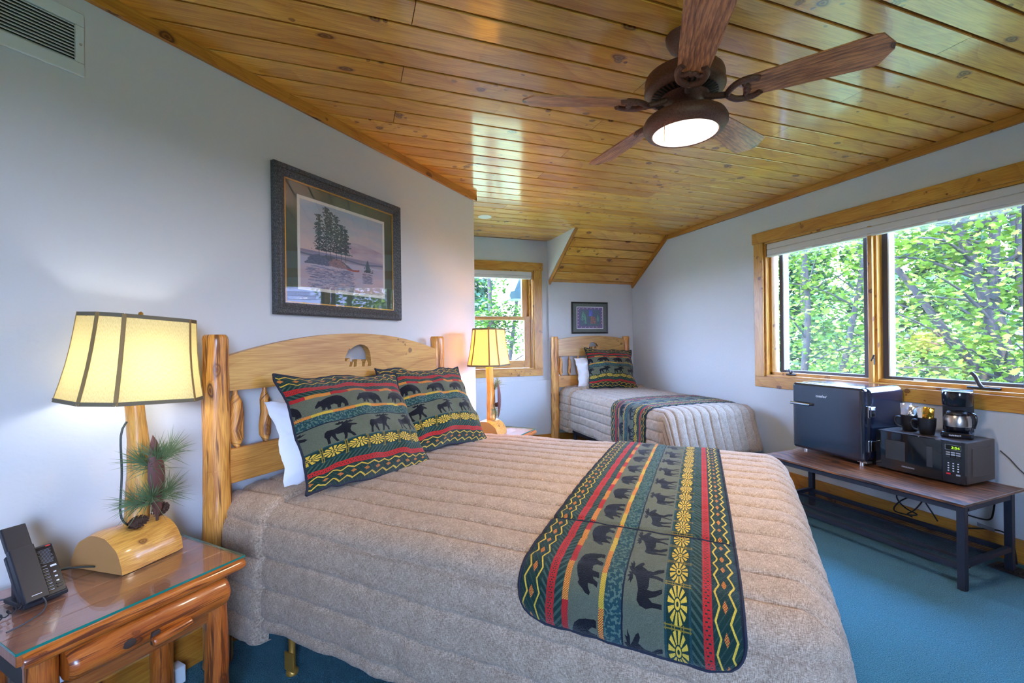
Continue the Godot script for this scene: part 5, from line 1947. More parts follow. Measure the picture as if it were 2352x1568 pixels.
# ------------------------------------------------------------------ the bench under the window and what stands on it
func build_bench() -> void:
	# bench axes: x from the front edge to the wall, z along the wall; turned a little from the wall
	var bt := Transform3D(Basis(Vector3.UP, deg_to_rad(2.4)), Vector3(2.785, 0, -1.308))
	var t := thing("shoe_bench", "long low bench of dark boards on black steel with a mesh shelf", "bench", bt)
	var dp := 0.585
	var ln := 1.09
	var b := MB.new()
	b.rbox(Vector3(dp / 2, BENCH_Y - 0.0075, -ln / 2), Vector3(dp, 0.015, ln), 0.002, 1, Vector2(0.2, 0.1))
	obj("top_board", b, M.bench_top, t)
	b = MB.new()
	b.box(Vector3(-0.0006, BENCH_Y - 0.0015, -ln / 2), Vector3(0.0012, 0.003, ln))
	b.box(Vector3(dp / 2, BENCH_Y - 0.0015, 0.0006), Vector3(dp, 0.003, 0.0012))
	obj("edge_band", b, M.steel, t)
	var s := 0.033
	var xb := 0.475
	for x in [s / 2 + 0.006, xb]:
		for z in [-s / 2 - 0.004, -ln + s / 2 + 0.004]:
			b = MB.new()
			b.rbox(Vector3(x, (BENCH_Y - 0.016) / 2, z), Vector3(s, BENCH_Y - 0.016, s), 0.003, 1)
			var lg := obj("leg", b, M.bench_steel, t)
			b = MB.new()
			b.lathe([Vector2(0.0, 0.0), Vector2(0.016, 0.0), Vector2(0.018, 0.004), Vector2(0.018, 0.008)], 14, Vector3(x, 0, z))
			obj("foot", b, M.black_matte, lg)
	# rails below the top and round the shelf
	for y in [BENCH_Y - 0.032, 0.108]:
		for x in [s / 2 + 0.006, xb]:
			b = MB.new()
			b.rbox(Vector3(x, y, -ln / 2), Vector3(0.022, 0.026, ln - 2 * s), 0.002, 1)
			obj("rail", b, M.bench_steel, t)
		for z in [-s / 2 - 0.004, -ln + s / 2 + 0.004]:
			b = MB.new()
			b.rbox(Vector3((xb + s / 2) / 2, y + (0.012 if y < 0.2 else 0.0), z), Vector3(xb - s, 0.026, 0.024), 0.002, 1)
			obj("rail", b, M.bench_steel, t)
	for x in [0.145, 0.325]:
		b = MB.new()
		b.rbox(Vector3(x, 0.110, -ln / 2), Vector3(0.014, 0.014, ln - 2 * s), 0.002, 1)
		obj("shelf_bar", b, M.bench_steel, t)
	# expanded-metal shelf: crossing wires
	b = MB.new()
	var k := 0
	var z2 := -0.04
	while z2 > -ln + 0.04:
		for q in [[0.03, 0.0], [0.03, 0.0]]:
			pass
		b.box(Vector3(0.245, 0.104, z2), Vector3(0.44, 0.0011, 0.0011))
		z2 -= 0.0145
		k += 1
	for j in 30:
		b.box(Vector3(0.03 + j * 0.0148, 0.1045, -ln / 2), Vector3(0.0011, 0.0011, ln - 0.07))
	tag(obj("mesh_shelf", b, M.bench_steel, t), "", "", "", "stuff")
	for q in [[0.03, 0.398, 0.002], [0.03, 0.12, 0.002]]:
		b = MB.new()
		b.lathe([Vector2(0.0065, 0), Vector2(0.006, 0.003), Vector2(0.0, 0.004)], 10, Vector3(0.030, q[1], 0.0), Vector3.BACK)
		obj("bolt", b, M.black_matte, t)
	fridge()
	microwave()
	mugs()
	coffee_maker()
	cords()
	floor_register()

func fridge() -> void:
	# local: x to the right along the door, z out of the door, y up; origin at the door's lower left corner on the bench
	var w := 0.497
	var a := Vector3(3.040, BENCH_Y, -2.402)
	var dirx := (Vector3(3.020, 0, -1.905) - Vector3(3.040, 0, -2.402)).normalized()
	var bs := Basis(dirx, Vector3.UP, dirx.cross(Vector3.UP))
	var t := thing("mini_fridge", "black retro mini fridge with rounded edges and a chrome handle", "fridge", Transform3D(bs, a))
	var y0 := 0.026
	var y1 := 0.498
	var b := MB.new()
	b.rbox(Vector3(w / 2, (y0 + y1) / 2 + 0.002, -0.205), Vector3(w + 0.002, y1 - y0, 0.35), 0.042, 5)
	obj("cabinet", b, M.fridge_black, t)
	b = MB.new()
	b.rbox(Vector3(w / 2, (y0 + y1) / 2, -0.018), Vector3(w, y1 - y0 - 0.004, 0.055), 0.022, 5)
	var d := obj("door", b, M.fridge_black, t)
	b = MB.new()
	b.rbox(Vector3(0.078, 0.350, 0.030), Vector3(0.155, 0.020, 0.020), 0.0095, 4)
	b.rbox(Vector3(0.020, 0.350, 0.016), Vector3(0.024, 0.014, 0.024), 0.004, 1)
	b.rbox(Vector3(0.138, 0.350, 0.016), Vector3(0.024, 0.014, 0.024), 0.004, 1)
	obj("handle", b, M.chrome, d)
	words(d, "comfee'", 0.021, M.print_white, Transform3D(Basis(), Vector3(0.225, 0.415, 0.0098)))
	for y in [0.345, 0.13]:
		b = MB.new()
		b.rbox(Vector3(w + 0.006, y, -0.032), Vector3(0.014, 0.075, 0.022), 0.004, 2)
		b.rbox(Vector3(w + 0.006, y, -0.066), Vector3(0.010, 0.062, 0.042), 0.003, 2)
		obj("hinge", b, M.chrome, t)
	b = MB.new()
	b.rbox(Vector3(w - 0.02, y0 + 0.004, -0.03), Vector3(0.06, 0.012, 0.05), 0.003, 1)
	obj("hinge_bracket", b, M.steel, t)
	for q in [[0.07, -0.04], [w - 0.035, -0.03], [0.07, -0.34], [w - 0.05, -0.34]]:
		b = MB.new()
		b.lathe([Vector2(0.0, 0.0), Vector2(0.013, 0.0), Vector2(0.013, 0.016), Vector2(0.008, 0.03)], 12, Vector3(q[0], 0, q[1]))
		obj("foot", b, M.steel, t)

func microwave() -> void:
	var w := 0.430
	var a := Vector3(3.088, BENCH_Y, -1.880)
	var dirx := (Vector3(3.096, 0, -1.450) - Vector3(3.088, 0, -1.880)).normalized()
	var bs := Basis(dirx, Vector3.UP, dirx.cross(Vector3.UP))
	var t := thing("microwave", "black microwave oven with a green clock display", "microwave", Transform3D(bs, a))
	var y0 := 0.012
	var y1 := 0.240
	var dp := 0.285
	var b := MB.new()
	b.rbox(Vector3(w / 2, (y0 + y1) / 2, -dp / 2 - 0.012), Vector3(w, y1 - y0, dp - 0.012), 0.006, 2)
	obj("case", b, M.microwave_case, t)
	# pressed panel on the side
	b = MB.new()
	b.rbox(Vector3(w + 0.0005, 0.128, -dp / 2 - 0.01), Vector3(0.006, 0.155, 0.185), 0.0028, 2)
	obj("side_panel", b, M.microwave_case, t)
	# door with a slightly bowed face
	var xd := 0.336
	for pcs in [["door", 0.0, xd - 0.001, M.door_glass], ["control_panel", xd + 0.001, w, M.black_gloss]]:
		b = MB.new()
		var p := PackedVector3Array()
		var uv := PackedVector2Array()
		for i in 2:
			for j in 13:
				var x := lerpf(pcs[1], pcs[2], j / 12.0)
				p.append(Vector3(x, y0 + 0.004 if i == 0 else y1 - 0.002, 0.016 * (1.0 - pow(x / w * 2.0 - 1.0, 2.0)) + 0.002))
				uv.append(Vector2(x, i))
		b.sheet(2, 13, p, uv, false)
		for i in 2:   # top and bottom edges
			for j in 12:
				var q := p[i * 13 + j]
				var r := p[i * 13 + j + 1]
				b.quad(q, r, Vector3(r.x, r.y, -0.012), Vector3(q.x, q.y, -0.012), Vector3(0, -1 if i == 0 else 1, 0))
		for j in [0, 12]:
			b.quad(p[j], p[13 + j], Vector3(p[j].x, p[13 + j].y, -0.012), Vector3(p[j].x, p[j].y, -0.012), Vector3(-1 if j == 0 else 1, 0, 0))
		var o := obj(pcs[0], b, pcs[3], t)
		if pcs[0] == "door":
			b = MB.new()
			b.rbox(Vector3(0.178, 0.135, 0.0155), Vector3(0.235, 0.115, 0.003), 0.001, 1)
			obj("oven_window", b, M.oven_window, o)
			words(o, "FARBERWARE", 0.010, M.print_grey, Transform3D(Basis(), Vector3(0.178, 0.048, 0.0185)))
		else:
			var cf := Transform3D(Basis(Vector3.UP, 0.11), Vector3(0.384, 0, 0.0088))
			b = MB.new()
			b.xf = cf
			b.box(Vector3(0, 0.209, 0.003), Vector3(0.064, 0.026, 0.001))
			var ds := obj("display", b, M.oven_screen, o)
			b = MB.new()
			b.xf = cf
			for e in [[0, 0.2225, 0.066, 0.0012], [0, 0.1955, 0.066, 0.0012], [-0.0325, 0.209, 0.0012, 0.027], [0.0325, 0.209, 0.0012, 0.027]]:
				b.box(Vector3(e[0], e[1], 0.0036), Vector3(e[2], e[3], 0.0006))
			obj("display_rim", b, M.print_grey, ds)
			words(ds, "2:54", 0.018, M.display_digits, cf * Transform3D(Basis(), Vector3(0.010, 0.208, 0.0042)), "display_digits")
			for r2 in 3:
				for c2 in 3:
					b = MB.new()
					b.xf = cf
					b.rbox(Vector3(-0.021 + c2 * 0.021, 0.181 - r2 * 0.012, 0.0034), Vector3(0.018, 0.0075, 0.001), 0.0004, 1)
					obj("button", b, M.print_grey if r2 < 2 else M.phone_key, o)
			for r3 in 4:
				for c3 in 3:
					b = MB.new()
					b.xf = cf
					b.rbox(Vector3(-0.020 + c3 * 0.020, 0.122 - r3 * 0.0135, 0.0034), Vector3(0.006, 0.005, 0.001), 0.0004, 1)
					obj("number_key", b, M.print_white, o)
			b = MB.new()
			b.xf = cf
			b.rbox(Vector3(-0.020, 0.064, 0.0034), Vector3(0.018, 0.009, 0.001), 0.0004, 1)
			obj("stop_button", b, M.print_red, o)
			b = MB.new()
			b.xf = cf
			b.rbox(Vector3(0.020, 0.062, 0.0034), Vector3(0.018, 0.009, 0.001), 0.0004, 1)
			obj("start_button", b, M.print_grey, o)
	for x in [0.05, w - 0.05]:
		for z in [-0.04, -dp + 0.03]:
			b = MB.new()
			b.lathe([Vector2(0.0, 0.0), Vector2(0.010, 0.0), Vector2(0.012, 0.014)], 10, Vector3(x, 0, z))
			obj("foot", b, M.black_matte, t)

func packet(called: String, label: String, at: Transform3D, w: float, h: float, m: Material, sd: int) -> void:
	# a crumpled sealed sachet standing in a mug
	var b := MB.new()
	var f := noise(1.0, sd, 3)
	for sg in [-1.0, 1.0]:
		var p := PackedVector3Array()
		var uv := PackedVector2Array()
		for i in 11:
			for j in 9:
				var x := lerpf(-1, 1, j / 8.0)
				var y := lerpf(-1, 1, i / 10.0)
				var e := (1.0 - x * x) * (1.0 - pow(absf(y), 4.0))
				p.append(Vector3(x * w / 2, y * h / 2, sg * 0.008 * e + 0.006 * f.get_noise_2d(x * 2.4 + sg * e * 4.0, y * 2.4)))
				uv.append(Vector2(x, y))
		b.sheet(11, 9, p, uv, sg > 0)
	tag(obj(called, b, m, null, at), label, "sachet", "drink sachets standing in the mugs")

func mugs() -> void:
	var y := BENCH_Y + 0.240
	var spots := [Vector3(3.222, y, -1.772), Vector3(3.190, y, -1.668)]
	var labels := ["black mug beside the fridge holding clear and silver sachets", "black mug next to the coffee maker holding paper and gold sachets"]
	for k in 2:
		var t := thing("coffee_mug", labels[k], "mug", pos(spots[k].x, y, spots[k].z, 0), "black mugs on the microwave")
		var b := MB.new()
		b.lathe([Vector2(0.0, 0.0), Vector2(0.030, 0.0), Vector2(0.034, 0.004), Vector2(0.040, 0.05), Vector2(0.0425, 0.095), Vector2(0.0425, 0.098), Vector2(0.0395, 0.098), Vector2(0.037, 0.05), Vector2(0.031, 0.008), Vector2(0.0, 0.006)], 30)
		obj("body", b, M.mug_black, t)
		b = MB.new()
		var hd := Vector3(-0.55, 0, -0.83)
		b.tube(curve([hd * 0.038 + Vector3(0, 0.080, 0), hd * 0.062 + Vector3(0, 0.082, 0), hd * 0.072 + Vector3(0, 0.06, 0), hd * 0.060 + Vector3(0, 0.032, 0), hd * 0.037 + Vector3(0, 0.022, 0)], 0.008), 0.0055, 8)
		obj("handle", b, M.mug_black, t)
	var yh := y + 0.098
	var face := 65.0
	packet("sachet", "clear cellophane sachet standing in the mug beside the fridge", leaning(spots[0].x - 0.004, yh + 0.020, spots[0].z - 0.014, -face, 8.0, 4.0), 0.055, 0.10, M.packet_clear, 3)
	packet("sachet", "crumpled silver sachet standing in the mug beside the fridge", leaning(spots[0].x - 0.006, yh + 0.012, spots[0].z + 0.016, -face, 4.0, -14.0), 0.045, 0.095, M.packet_silver, 4)
	packet("sachet", "white paper sachet standing in the mug next to the coffee maker", leaning(spots[1].x - 0.006, yh + 0.008, spots[1].z - 0.014, -face, 5.0, 8.0), 0.05, 0.10, M.packet_paper, 5)
	packet("sachet", "gold foil sachet standing in the mug next to the coffee maker", leaning(spots[1].x - 0.010, yh + 0.014, spots[1].z + 0.012, -face, -4.0, -4.0), 0.05, 0.10, M.packet_gold, 6)

func coffee_maker() -> void:
	var y := BENCH_Y + 0.240
	var bs := Basis(Vector3.UP, deg_to_rad(-66.0))
	# local z faces the room, x to the right
	var t := thing("coffee_maker", "black four-cup coffee maker standing on the microwave", "coffee maker", Transform3D(bs, Vector3(3.285, y, -1.572)))
	var b := MB.new()
	b.rbox(Vector3(0, 0.016, 0.0), Vector3(0.135, 0.032, 0.185), 0.012, 3)
	obj("base", b, M.black_gloss, t)
	words(t, "Cuisinart", 0.0115, M.print_white, Transform3D(Basis(), Vector3(-0.008, 0.017, 0.0932)))
	b = MB.new()
	b.rbox(Vector3(0.002, 0.135, -0.062), Vector3(0.130, 0.245, 0.062), 0.010, 3)
	obj("water_tank", b, M.black_satin, t)
	b = MB.new()
	b.lathe([Vector2(0.0, 0.178), Vector2(0.058, 0.178), Vector2(0.064, 0.184), Vector2(0.066, 0.25), Vector2(0.064, 0.258), Vector2(0.0, 0.258)], 34, Vector3(0, 0, 0.022))
	b.rbox(Vector3(0.002, 0.218, -0.022), Vector3(0.130, 0.08, 0.06), 0.006, 2)
	obj("brew_head", b, M.black_gloss, t)
	b = MB.new()
	b.lathe([Vector2(0.0, 0.266), Vector2(0.050, 0.266), Vector2(0.064, 0.262), Vector2(0.066, 0.258)], 34, Vector3(0, 0, 0.022))
	b.rbox(Vector3(0.0, 0.262, -0.040), Vector3(0.132, 0.010, 0.095), 0.004, 2)
	obj("lid", b, M.black_gloss, t)
	# carafe
	var c := thing("carafe", "small glass and steel carafe in the coffee maker", "carafe", Transform3D(bs, Vector3(3.285, y + 0.033, -1.572)) * Transform3D(Basis(), Vector3(0, 0, 0.026)))
	b = MB.new()
	b.lathe([Vector2(0.0, 0.0), Vector2(0.046, 0.0), Vector2(0.054, 0.012), Vector2(0.058, 0.04), Vector2(0.056, 0.075), Vector2(0.044, 0.10)], 30)
	obj("bowl", b, M.black_gloss, c)
	b = MB.new()
	b.lathe([Vector2(0.0585, 0.030), Vector2(0.0592, 0.045), Vector2(0.0588, 0.072), Vector2(0.052, 0.092)], 30)
	obj("steel_band", b, M.steel, c)
	b = MB.new()
	b.lathe([Vector2(0.0, 0.118), Vector2(0.035, 0.116), Vector2(0.045, 0.108), Vector2(0.046, 0.098)], 30)
	obj("carafe_lid", b, M.black_satin, c)
	b = MB.new()
	b.tube(curve([Vector3(0.045, 0.108, 0.03), Vector3(0.070, 0.104, 0.045), Vector3(0.074, 0.07, 0.048), Vector3(0.066, 0.03, 0.044)], 0.01), 0.0085, 8)
	obj("handle", b, M.black_gloss, c)

func floor_register() -> void:
	var t := thing("floor_register", "black metal register lying on the carpet by the wall past the bench", "vent", pos(3.27, 0, -1.21))
	var b := MB.new()
	b.rbox(Vector3(0, 0.005, 0), Vector3(0.11, 0.010, 0.42), 0.003, 1)
	obj("frame", b, M.black_satin, t)
	for k in 22:
		b = MB.new()
		b.rbox(Vector3(0, 0.012, -0.185 + k * 0.0176), Vector3(0.075, 0.006, 0.004), 0.001, 1)
		obj("slat", b, M.black_satin, t)

func cord_thing(called: String, label: String, pts: Array, r: float, m: Material, group := "") -> void:
	var b := MB.new()
	b.tube(curve(pts, 0.012), r, 7)
	tag(obj(called, b, m), label, "cord", group)

func cords() -> void:
	var x := XR - 0.07
	cord_thing("electric_cord", "black cord looped and knotted below the middle of the bench", [Vector3(x - 0.02, 0.37, -1.89), Vector3(x - 0.02, 0.26, -1.895), Vector3(x - 0.03, 0.20, -1.905), Vector3(x - 0.03, 0.15, -1.86), Vector3(x - 0.02, 0.125, -1.80), Vector3(x - 0.06, 0.118, -1.84), Vector3(x - 0.05, 0.12, -1.91), Vector3(x - 0.02, 0.17, -1.90), Vector3(x, 0.225, -1.84), Vector3(x, 0.235, -1.79), Vector3(x, 0.17, -1.74), Vector3(x - 0.01, 0.119, -1.70)], 0.0042, M.cord_black, "cords under the bench")
	cord_thing("electric_cord", "black cord curling down beside the knotted one below the bench", [Vector3(x, 0.37, -1.775), Vector3(x, 0.27, -1.765), Vector3(x - 0.01, 0.22, -1.775), Vector3(x - 0.03, 0.15, -1.81), Vector3(x - 0.04, 0.118, -1.84), Vector3(x - 0.07, 0.118, -1.80)], 0.0042, M.cord_black, "cords under the bench")
	cord_thing("electric_cord", "thick cord bending down to the wall below the near end of the bench", [Vector3(x + 0.02, 0.36, -1.45), Vector3(x + 0.02, 0.26, -1.46), Vector3(x + 0.02, 0.21, -1.475), Vector3(x + 0.03, 0.195, -1.53), Vector3(x + 0.03, 0.20, -1.62)], 0.0045, M.cord_black, "cords under the bench")
	cord_thing("electric_cord", "cord arching from the mesh shelf over the baseboard", [Vector3(x - 0.03, 0.119, -1.60), Vector3(x - 0.01, 0.135, -1.55), Vector3(x, 0.16, -1.47), Vector3(x, 0.165, -1.41), Vector3(x, 0.13, -1.375), Vector3(x, 0.012, -1.36)], 0.0042, M.cord_black, "cords under the bench")
	cord_thing("electric_cord", "grey cord running down the wall from behind the microwave", [Vector3(XR - 0.012, 0.60, -1.445), Vector3(XR - 0.01, 0.565, -1.41), Vector3(XR - 0.01, 0.52, -1.375), Vector3(XR - 0.01, 0.48, -1.34), Vector3(XR - 0.01, 0.40, -1.30)], 0.003, M.cord_grey, "")
	var b := MB.new()
	b.rbox(Vector3(), Vector3(0.05, 0.003, 0.07), 0.001, 1)
	b.rbox(Vector3(0, 0.004, 0.004), Vector3(0.03, 0.004, 0.05), 0.0015, 1)
	tag(obj("plastic_tag", b, M.packet_clear, null, Transform3D(Basis(Vector3.FORWARD, 0.7) * Basis(Vector3.UP, 0.3), Vector3(x - 0.02, 0.172, -1.475))), "clear plastic tag hanging on the cords under the bench", "tag")

# ------------------------------------------------------------------ out of doors (the room is one floor up)
const GROUND := -3.2

func leaf_mesh(m: Material, s: float) -> ArrayMesh:
	# a five-lobed leaf, a little cupped
	var b := MB.new()
	var pts := [Vector3(0, 0, 0.02), Vector3(0.30, 0.02, 0.12), Vector3(0.52, 0.03, 0.42), Vector3(0.27, 0.0, 0.48), Vector3(0.36, 0.03, 0.80), Vector3(0.10, 0.0, 0.70), Vector3(0.0, -0.06, 1.0), Vector3(-0.10, 0.0, 0.70), Vector3(-0.36, 0.03, 0.80), Vector3(-0.27, 0.0, 0.48), Vector3(-0.52, 0.03, 0.42), Vector3(-0.30, 0.02, 0.12)]
	var c := Vector3(0, -0.03, 0.42)
	for k in pts.size():
		var a: Vector3 = pts[k]
		var d: Vector3 = pts[(k + 1) % pts.size()]
		var i := b.vert(c * s, Vector3.UP, Vector2())
		b.vert(a * s, Vector3.UP, Vector2())
		b.vert(d * s, Vector3.UP, Vector2())
		b.face(i, i + 1, i + 2)
	return b.mesh(m)

func scatter(parent: Node3D, called: String, me: Mesh, spots: Array, cols: Array, r: RandomNumberGenerator, lo: float, hi: float) -> void:
	var mm := MultiMesh.new()
	mm.transform_format = MultiMesh.TRANSFORM_3D
	mm.use_colors = true
	mm.mesh = me
	mm.instance_count = spots.size()
	for k in spots.size():
		var bs := Basis(Vector3.UP, r.randf() * TAU) * Basis(Vector3.RIGHT, r.randfn() * 0.5) * Basis(Vector3.BACK, r.randfn() * 0.4)
		mm.set_instance_transform(k, Transform3D(bs.scaled(Vector3.ONE * r.randf_range(lo, hi)), spots[k]))
		var c: Color = cols[0].lerp(cols[1], r.randf())
		if cols.size() > 2 and r.randf() < 0.25: c = c.lerp(cols[2], r.randf())
		mm.set_instance_color(k, c.srgb_to_linear())
	var o := MultiMeshInstance3D.new()
	o.multimesh = mm
	o.name = called
	parent.add_child(o)
	o.set_meta("kind", "stuff")

func limb(b: MB, pts: Array, r0: float, r1: float, sides := 8) -> Array:
	var c := curve(pts, 0.35)
	var rad := []
	for k in c.size(): rad.append(lerpf(r0, r1, float(k) / (c.size() - 1)))
	b.tube(c, rad, sides, true)
	return c

# broadleaf tree: stems given as point lists (metres, world), sprays of leaves round each stem's upper part
func maple(label: String, stems: Array, radii: Array, n: int, spread: float, ymin: float, cols: Array, leaf: Mesh, sd: int, branches := 10) -> void:
	var at: Vector3 = stems[0][0]
	var t := thing("maple_tree", label, "tree", Transform3D(Basis(), at), "trees outside the windows")
	var r := RandomNumberGenerator.new()
	r.seed = sd
	var spots := []
	for k in stems.size():
		var b := MB.new()
		var pts := []
		for p in stems[k]: pts.append(p - at)
		var c := limb(b, pts, radii[k], radii[k] * 0.35, 10)
		var tr := obj("trunk", b, M.tree_bark, t)
		b = MB.new()
		for j in branches:
			var i := int(lerpf(c.size() * 0.25, c.size() - 1, r.randf()))
			var p0: Vector3 = c[i]
			var an := r.randf() * TAU
			var d := Vector3(cos(an), r.randf_range(0.15, 0.8), sin(an)).normalized()
			var l := spread * r.randf_range(0.5, 1.1)
			var p2 := p0 + d * l
			var bc := limb(b, [p0, p0 + d * l * 0.5 + Vector3(0, l * 0.06, 0), p2 + Vector3(0, -l * 0.05, 0)], radii[k] * 0.22, 0.006, 5)
			# layered sprays along the branch
			var m := int(n / float(stems.size() * branches))
			for q in m:
				var f := pow(r.randf(), 0.55)
				var base: Vector3 = bc[int(f * (bc.size() - 1))]
				var s := base + Vector3(r.randfn() * 0.42, r.randfn() * 0.10, r.randfn() * 0.42)
				if s.y + at.y > ymin: spots.append(s)
		obj("branches", b, M.tree_bark, tr)
	scatter(t, "foliage", leaf, spots, cols, r, 0.7, 1.25)

func conifer(label: String, at: Vector3, h: float, rad: float, n: int, cols: Array, leaf: Mesh, sd: int) -> void:
	var t := thing("pine_tree", label, "tree", Transform3D(Basis(), at), "trees outside the windows")
	var r := RandomNumberGenerator.new()
	r.seed = sd
	var b := MB.new()
	limb(b, [Vector3(0, 0, 0), Vector3(0, h * 0.5, 0), Vector3(0, h, 0)], 0.16, 0.02, 8)
	obj("trunk", b, M.tree_bark, t)
	var spots := []
	for k in n:
		var f := r.randf()
		var y := lerpf(h * 0.12, h, f)
		var layer := 0.75 + 0.25 * sin(y * 4.2)
		var rr := rad * (1.0 - f * 0.92) * layer * sqrt(r.randf_range(0.12, 1.0))
		var an := floorf(r.randf() * 9.0) / 9.0 * TAU + f * 5.0 + r.randfn() * 0.16
		spots.append(Vector3(cos(an) * rr, y - rr * 0.22, sin(an) * rr))
	scatter(t, "foliage", leaf, spots, cols, r, 0.6, 1.3)

func build_outside() -> void:
	var b := MB.new()
	b.box(Vector3(10, GROUND - 0.25, -10), Vector3(140, 0.5, 140))
	var g := struct_mesh("ground", b, M.lawn)
	g.set_meta("kind", "structure")
	var leaf := leaf_mesh(M.leaves, 0.075)
	var big := leaf_mesh(M.leaves, 0.32)
	var fine := leaf_mesh(M.leaves, 0.125)
	var sunny := [srgb(60, 82, 18), srgb(92, 106, 34), srgb(120, 120, 54)]
	var mid := [srgb(40, 68, 18), srgb(70, 92, 30), srgb(98, 104, 46)]
	var blue := [srgb(44, 68, 56), srgb(66, 90, 76)]
	var pine := [srgb(34, 54, 36), srgb(58, 78, 54)]
	# the many-stemmed maple close to the near pane
	maple("slanting many-stemmed maple with bright leaves close to the wide window",
		[[Vector3(7.55, GROUND, -2.95), Vector3(7.45, -0.6, -3.02), Vector3(7.38, 0.70, -3.08), Vector3(7.33, 1.70, -3.22), Vector3(7.26, 2.42, -3.38), Vector3(7.15, 3.6, -3.7)],
		[Vector3(7.62, GROUND, -2.92), Vector3(7.5, -0.4, -2.98), Vector3(7.40, 0.75, -3.03), Vector3(7.36, 1.75, -3.16), Vector3(7.36, 2.6, -3.14), Vector3(7.30, 3.9, -3.1)],
		[Vector3(7.50, GROUND, -3.0), Vector3(7.38, 0.2, -3.1), Vector3(7.30, 0.78, -3.27), Vector3(7.17, 1.32, -3.55), Vector3(7.0, 2.02, -3.88), Vector3(6.7, 3.0, -4.4)],
		[Vector3(7.68, GROUND, -2.88), Vector3(7.55, 0.6, -2.80), Vector3(7.45, 1.9, -2.96), Vector3(7.42, 3.4, -2.9)]],
		[0.12, 0.105, 0.08, 0.085], 8500, 1.5, -0.4, sunny, leaf, 11, 16)
	maple("young maple with yellow-green leaves before the far pane of the wide window",
		[[Vector3(8.6, GROUND, -6.6), Vector3(8.5, 0.0, -6.5), Vector3(8.4, 1.8, -6.3), Vector3(8.3, 4.2, -6.4)], [Vector3(8.7, GROUND, -6.5), Vector3(8.9, 0.5, -6.0), Vector3(9.0, 2.4, -5.7), Vector3(9.1, 4.4, -5.5)]],
		[0.10, 0.08], 8500, 1.7, -0.4, sunny, leaf, 12, 18)
	maple("leafy maple behind the young one outside the wide window",
		[[Vector3(11.5, GROUND, -8.8), Vector3(11.5, 1.0, -8.7), Vector3(11.3, 3.0, -8.6), Vector3(11.2, 5.6, -8.6)], [Vector3(11.6, GROUND, -8.6), Vector3(12.0, 1.2, -7.6), Vector3(12.2, 4.8, -6.8)]],
		[0.14, 0.10], 6000, 2.2, -1.2, mid, fine, 13, 20)
	maple("maple standing farther right behind the slanting stems",
		[[Vector3(10.6, GROUND, -3.9), Vector3(10.6, 1.0, -4.0), Vector3(10.5, 3.0, -4.2), Vector3(10.4, 5.4, -4.3)]],
		[0.14], 4800, 1.9, -1.2, mid, fine, 14, 26)
	maple("rounded maple between the slanting stems and the cabin roof",
		[[Vector3(11.0, GROUND, -1.7), Vector3(11.0, 1.0, -1.8), Vector3(11.0, 3.0, -1.9), Vector3(11.0, 5.2, -2.0)]],
		[0.13], 4800, 1.7, -1.2, mid, fine, 24, 24)
	conifer("low blue-green spruce outside the far pane of the wide window", Vector3(9.8, GROUND, -8.4), 4.6, 1.5, 5200, blue, fine, 15)
	conifer("tall dim pine far behind the maples", Vector3(17.0, GROUND, -13.0), 12.0, 2.6, 4200, pine, big, 16)
	conifer("second tall pine far behind the maples, nearer the cabin", Vector3(20.0, GROUND, -10.0), 13.0, 2.8, 4200, pine, big, 17)
	conifer("tall dim pine at the back between the maples and the spruce", Vector3(16.0, GROUND, -17.0), 12.0, 2.6, 3600, pine, big, 18)
	# trees outside the sash window of the dormer
	maple("leafy maple outside the sash window", [[Vector3(4.3, GROUND, -14.0), Vector3(4.3, 1.0, -14.0), Vector3(4.2, 5.0, -14.0)], [Vector3(4.4, GROUND, -14.0), Vector3(4.9, 1.5, -13.6), Vector3(5.3, 4.6, -13.4)]], [0.13, 0.1], 4200, 1.9, 0.9, mid, fine, 19, 20)
	conifer("dim pine standing behind the maple outside the sash window", Vector3(5.0, GROUND, -21.0), 11.0, 2.4, 3600, pine, big, 20)
	conifer("slim pine left of the maple outside the sash window", Vector3(6.6, GROUND, -24.0), 12.0, 2.4, 3200, pine, big, 21)
	# the woods behind: look-alike pines in two loose rows
	var r := RandomNumberGenerator.new()
	r.seed = 77
	for k in 7:
		var a := deg_to_rad(lerpf(44.0, 84.0, (k + 0.5) / 7.0) + r.randf_range(-1.0, 1.0))
		var d := 21.0 + 5.0 * (k % 2) + r.randf_range(-1.0, 1.0)
		conifer("tall pine in the woods beyond the maples", Vector3(sin(a) * d, GROUND, -cos(a) * d), r.randf_range(10.5, 13.0), r.randf_range(2.2, 2.8), 2600, pine, big, 100 + k)
	for k in 2:
		conifer("tall pine in the woods beyond the sash window", Vector3(4.6 + k * 1.9, GROUND, -27.0 - 2.0 * (k % 2)), r.randf_range(9.0, 11.0), 2.3, 2200, pine, big, 130 + k)
	cabin()
	eave()

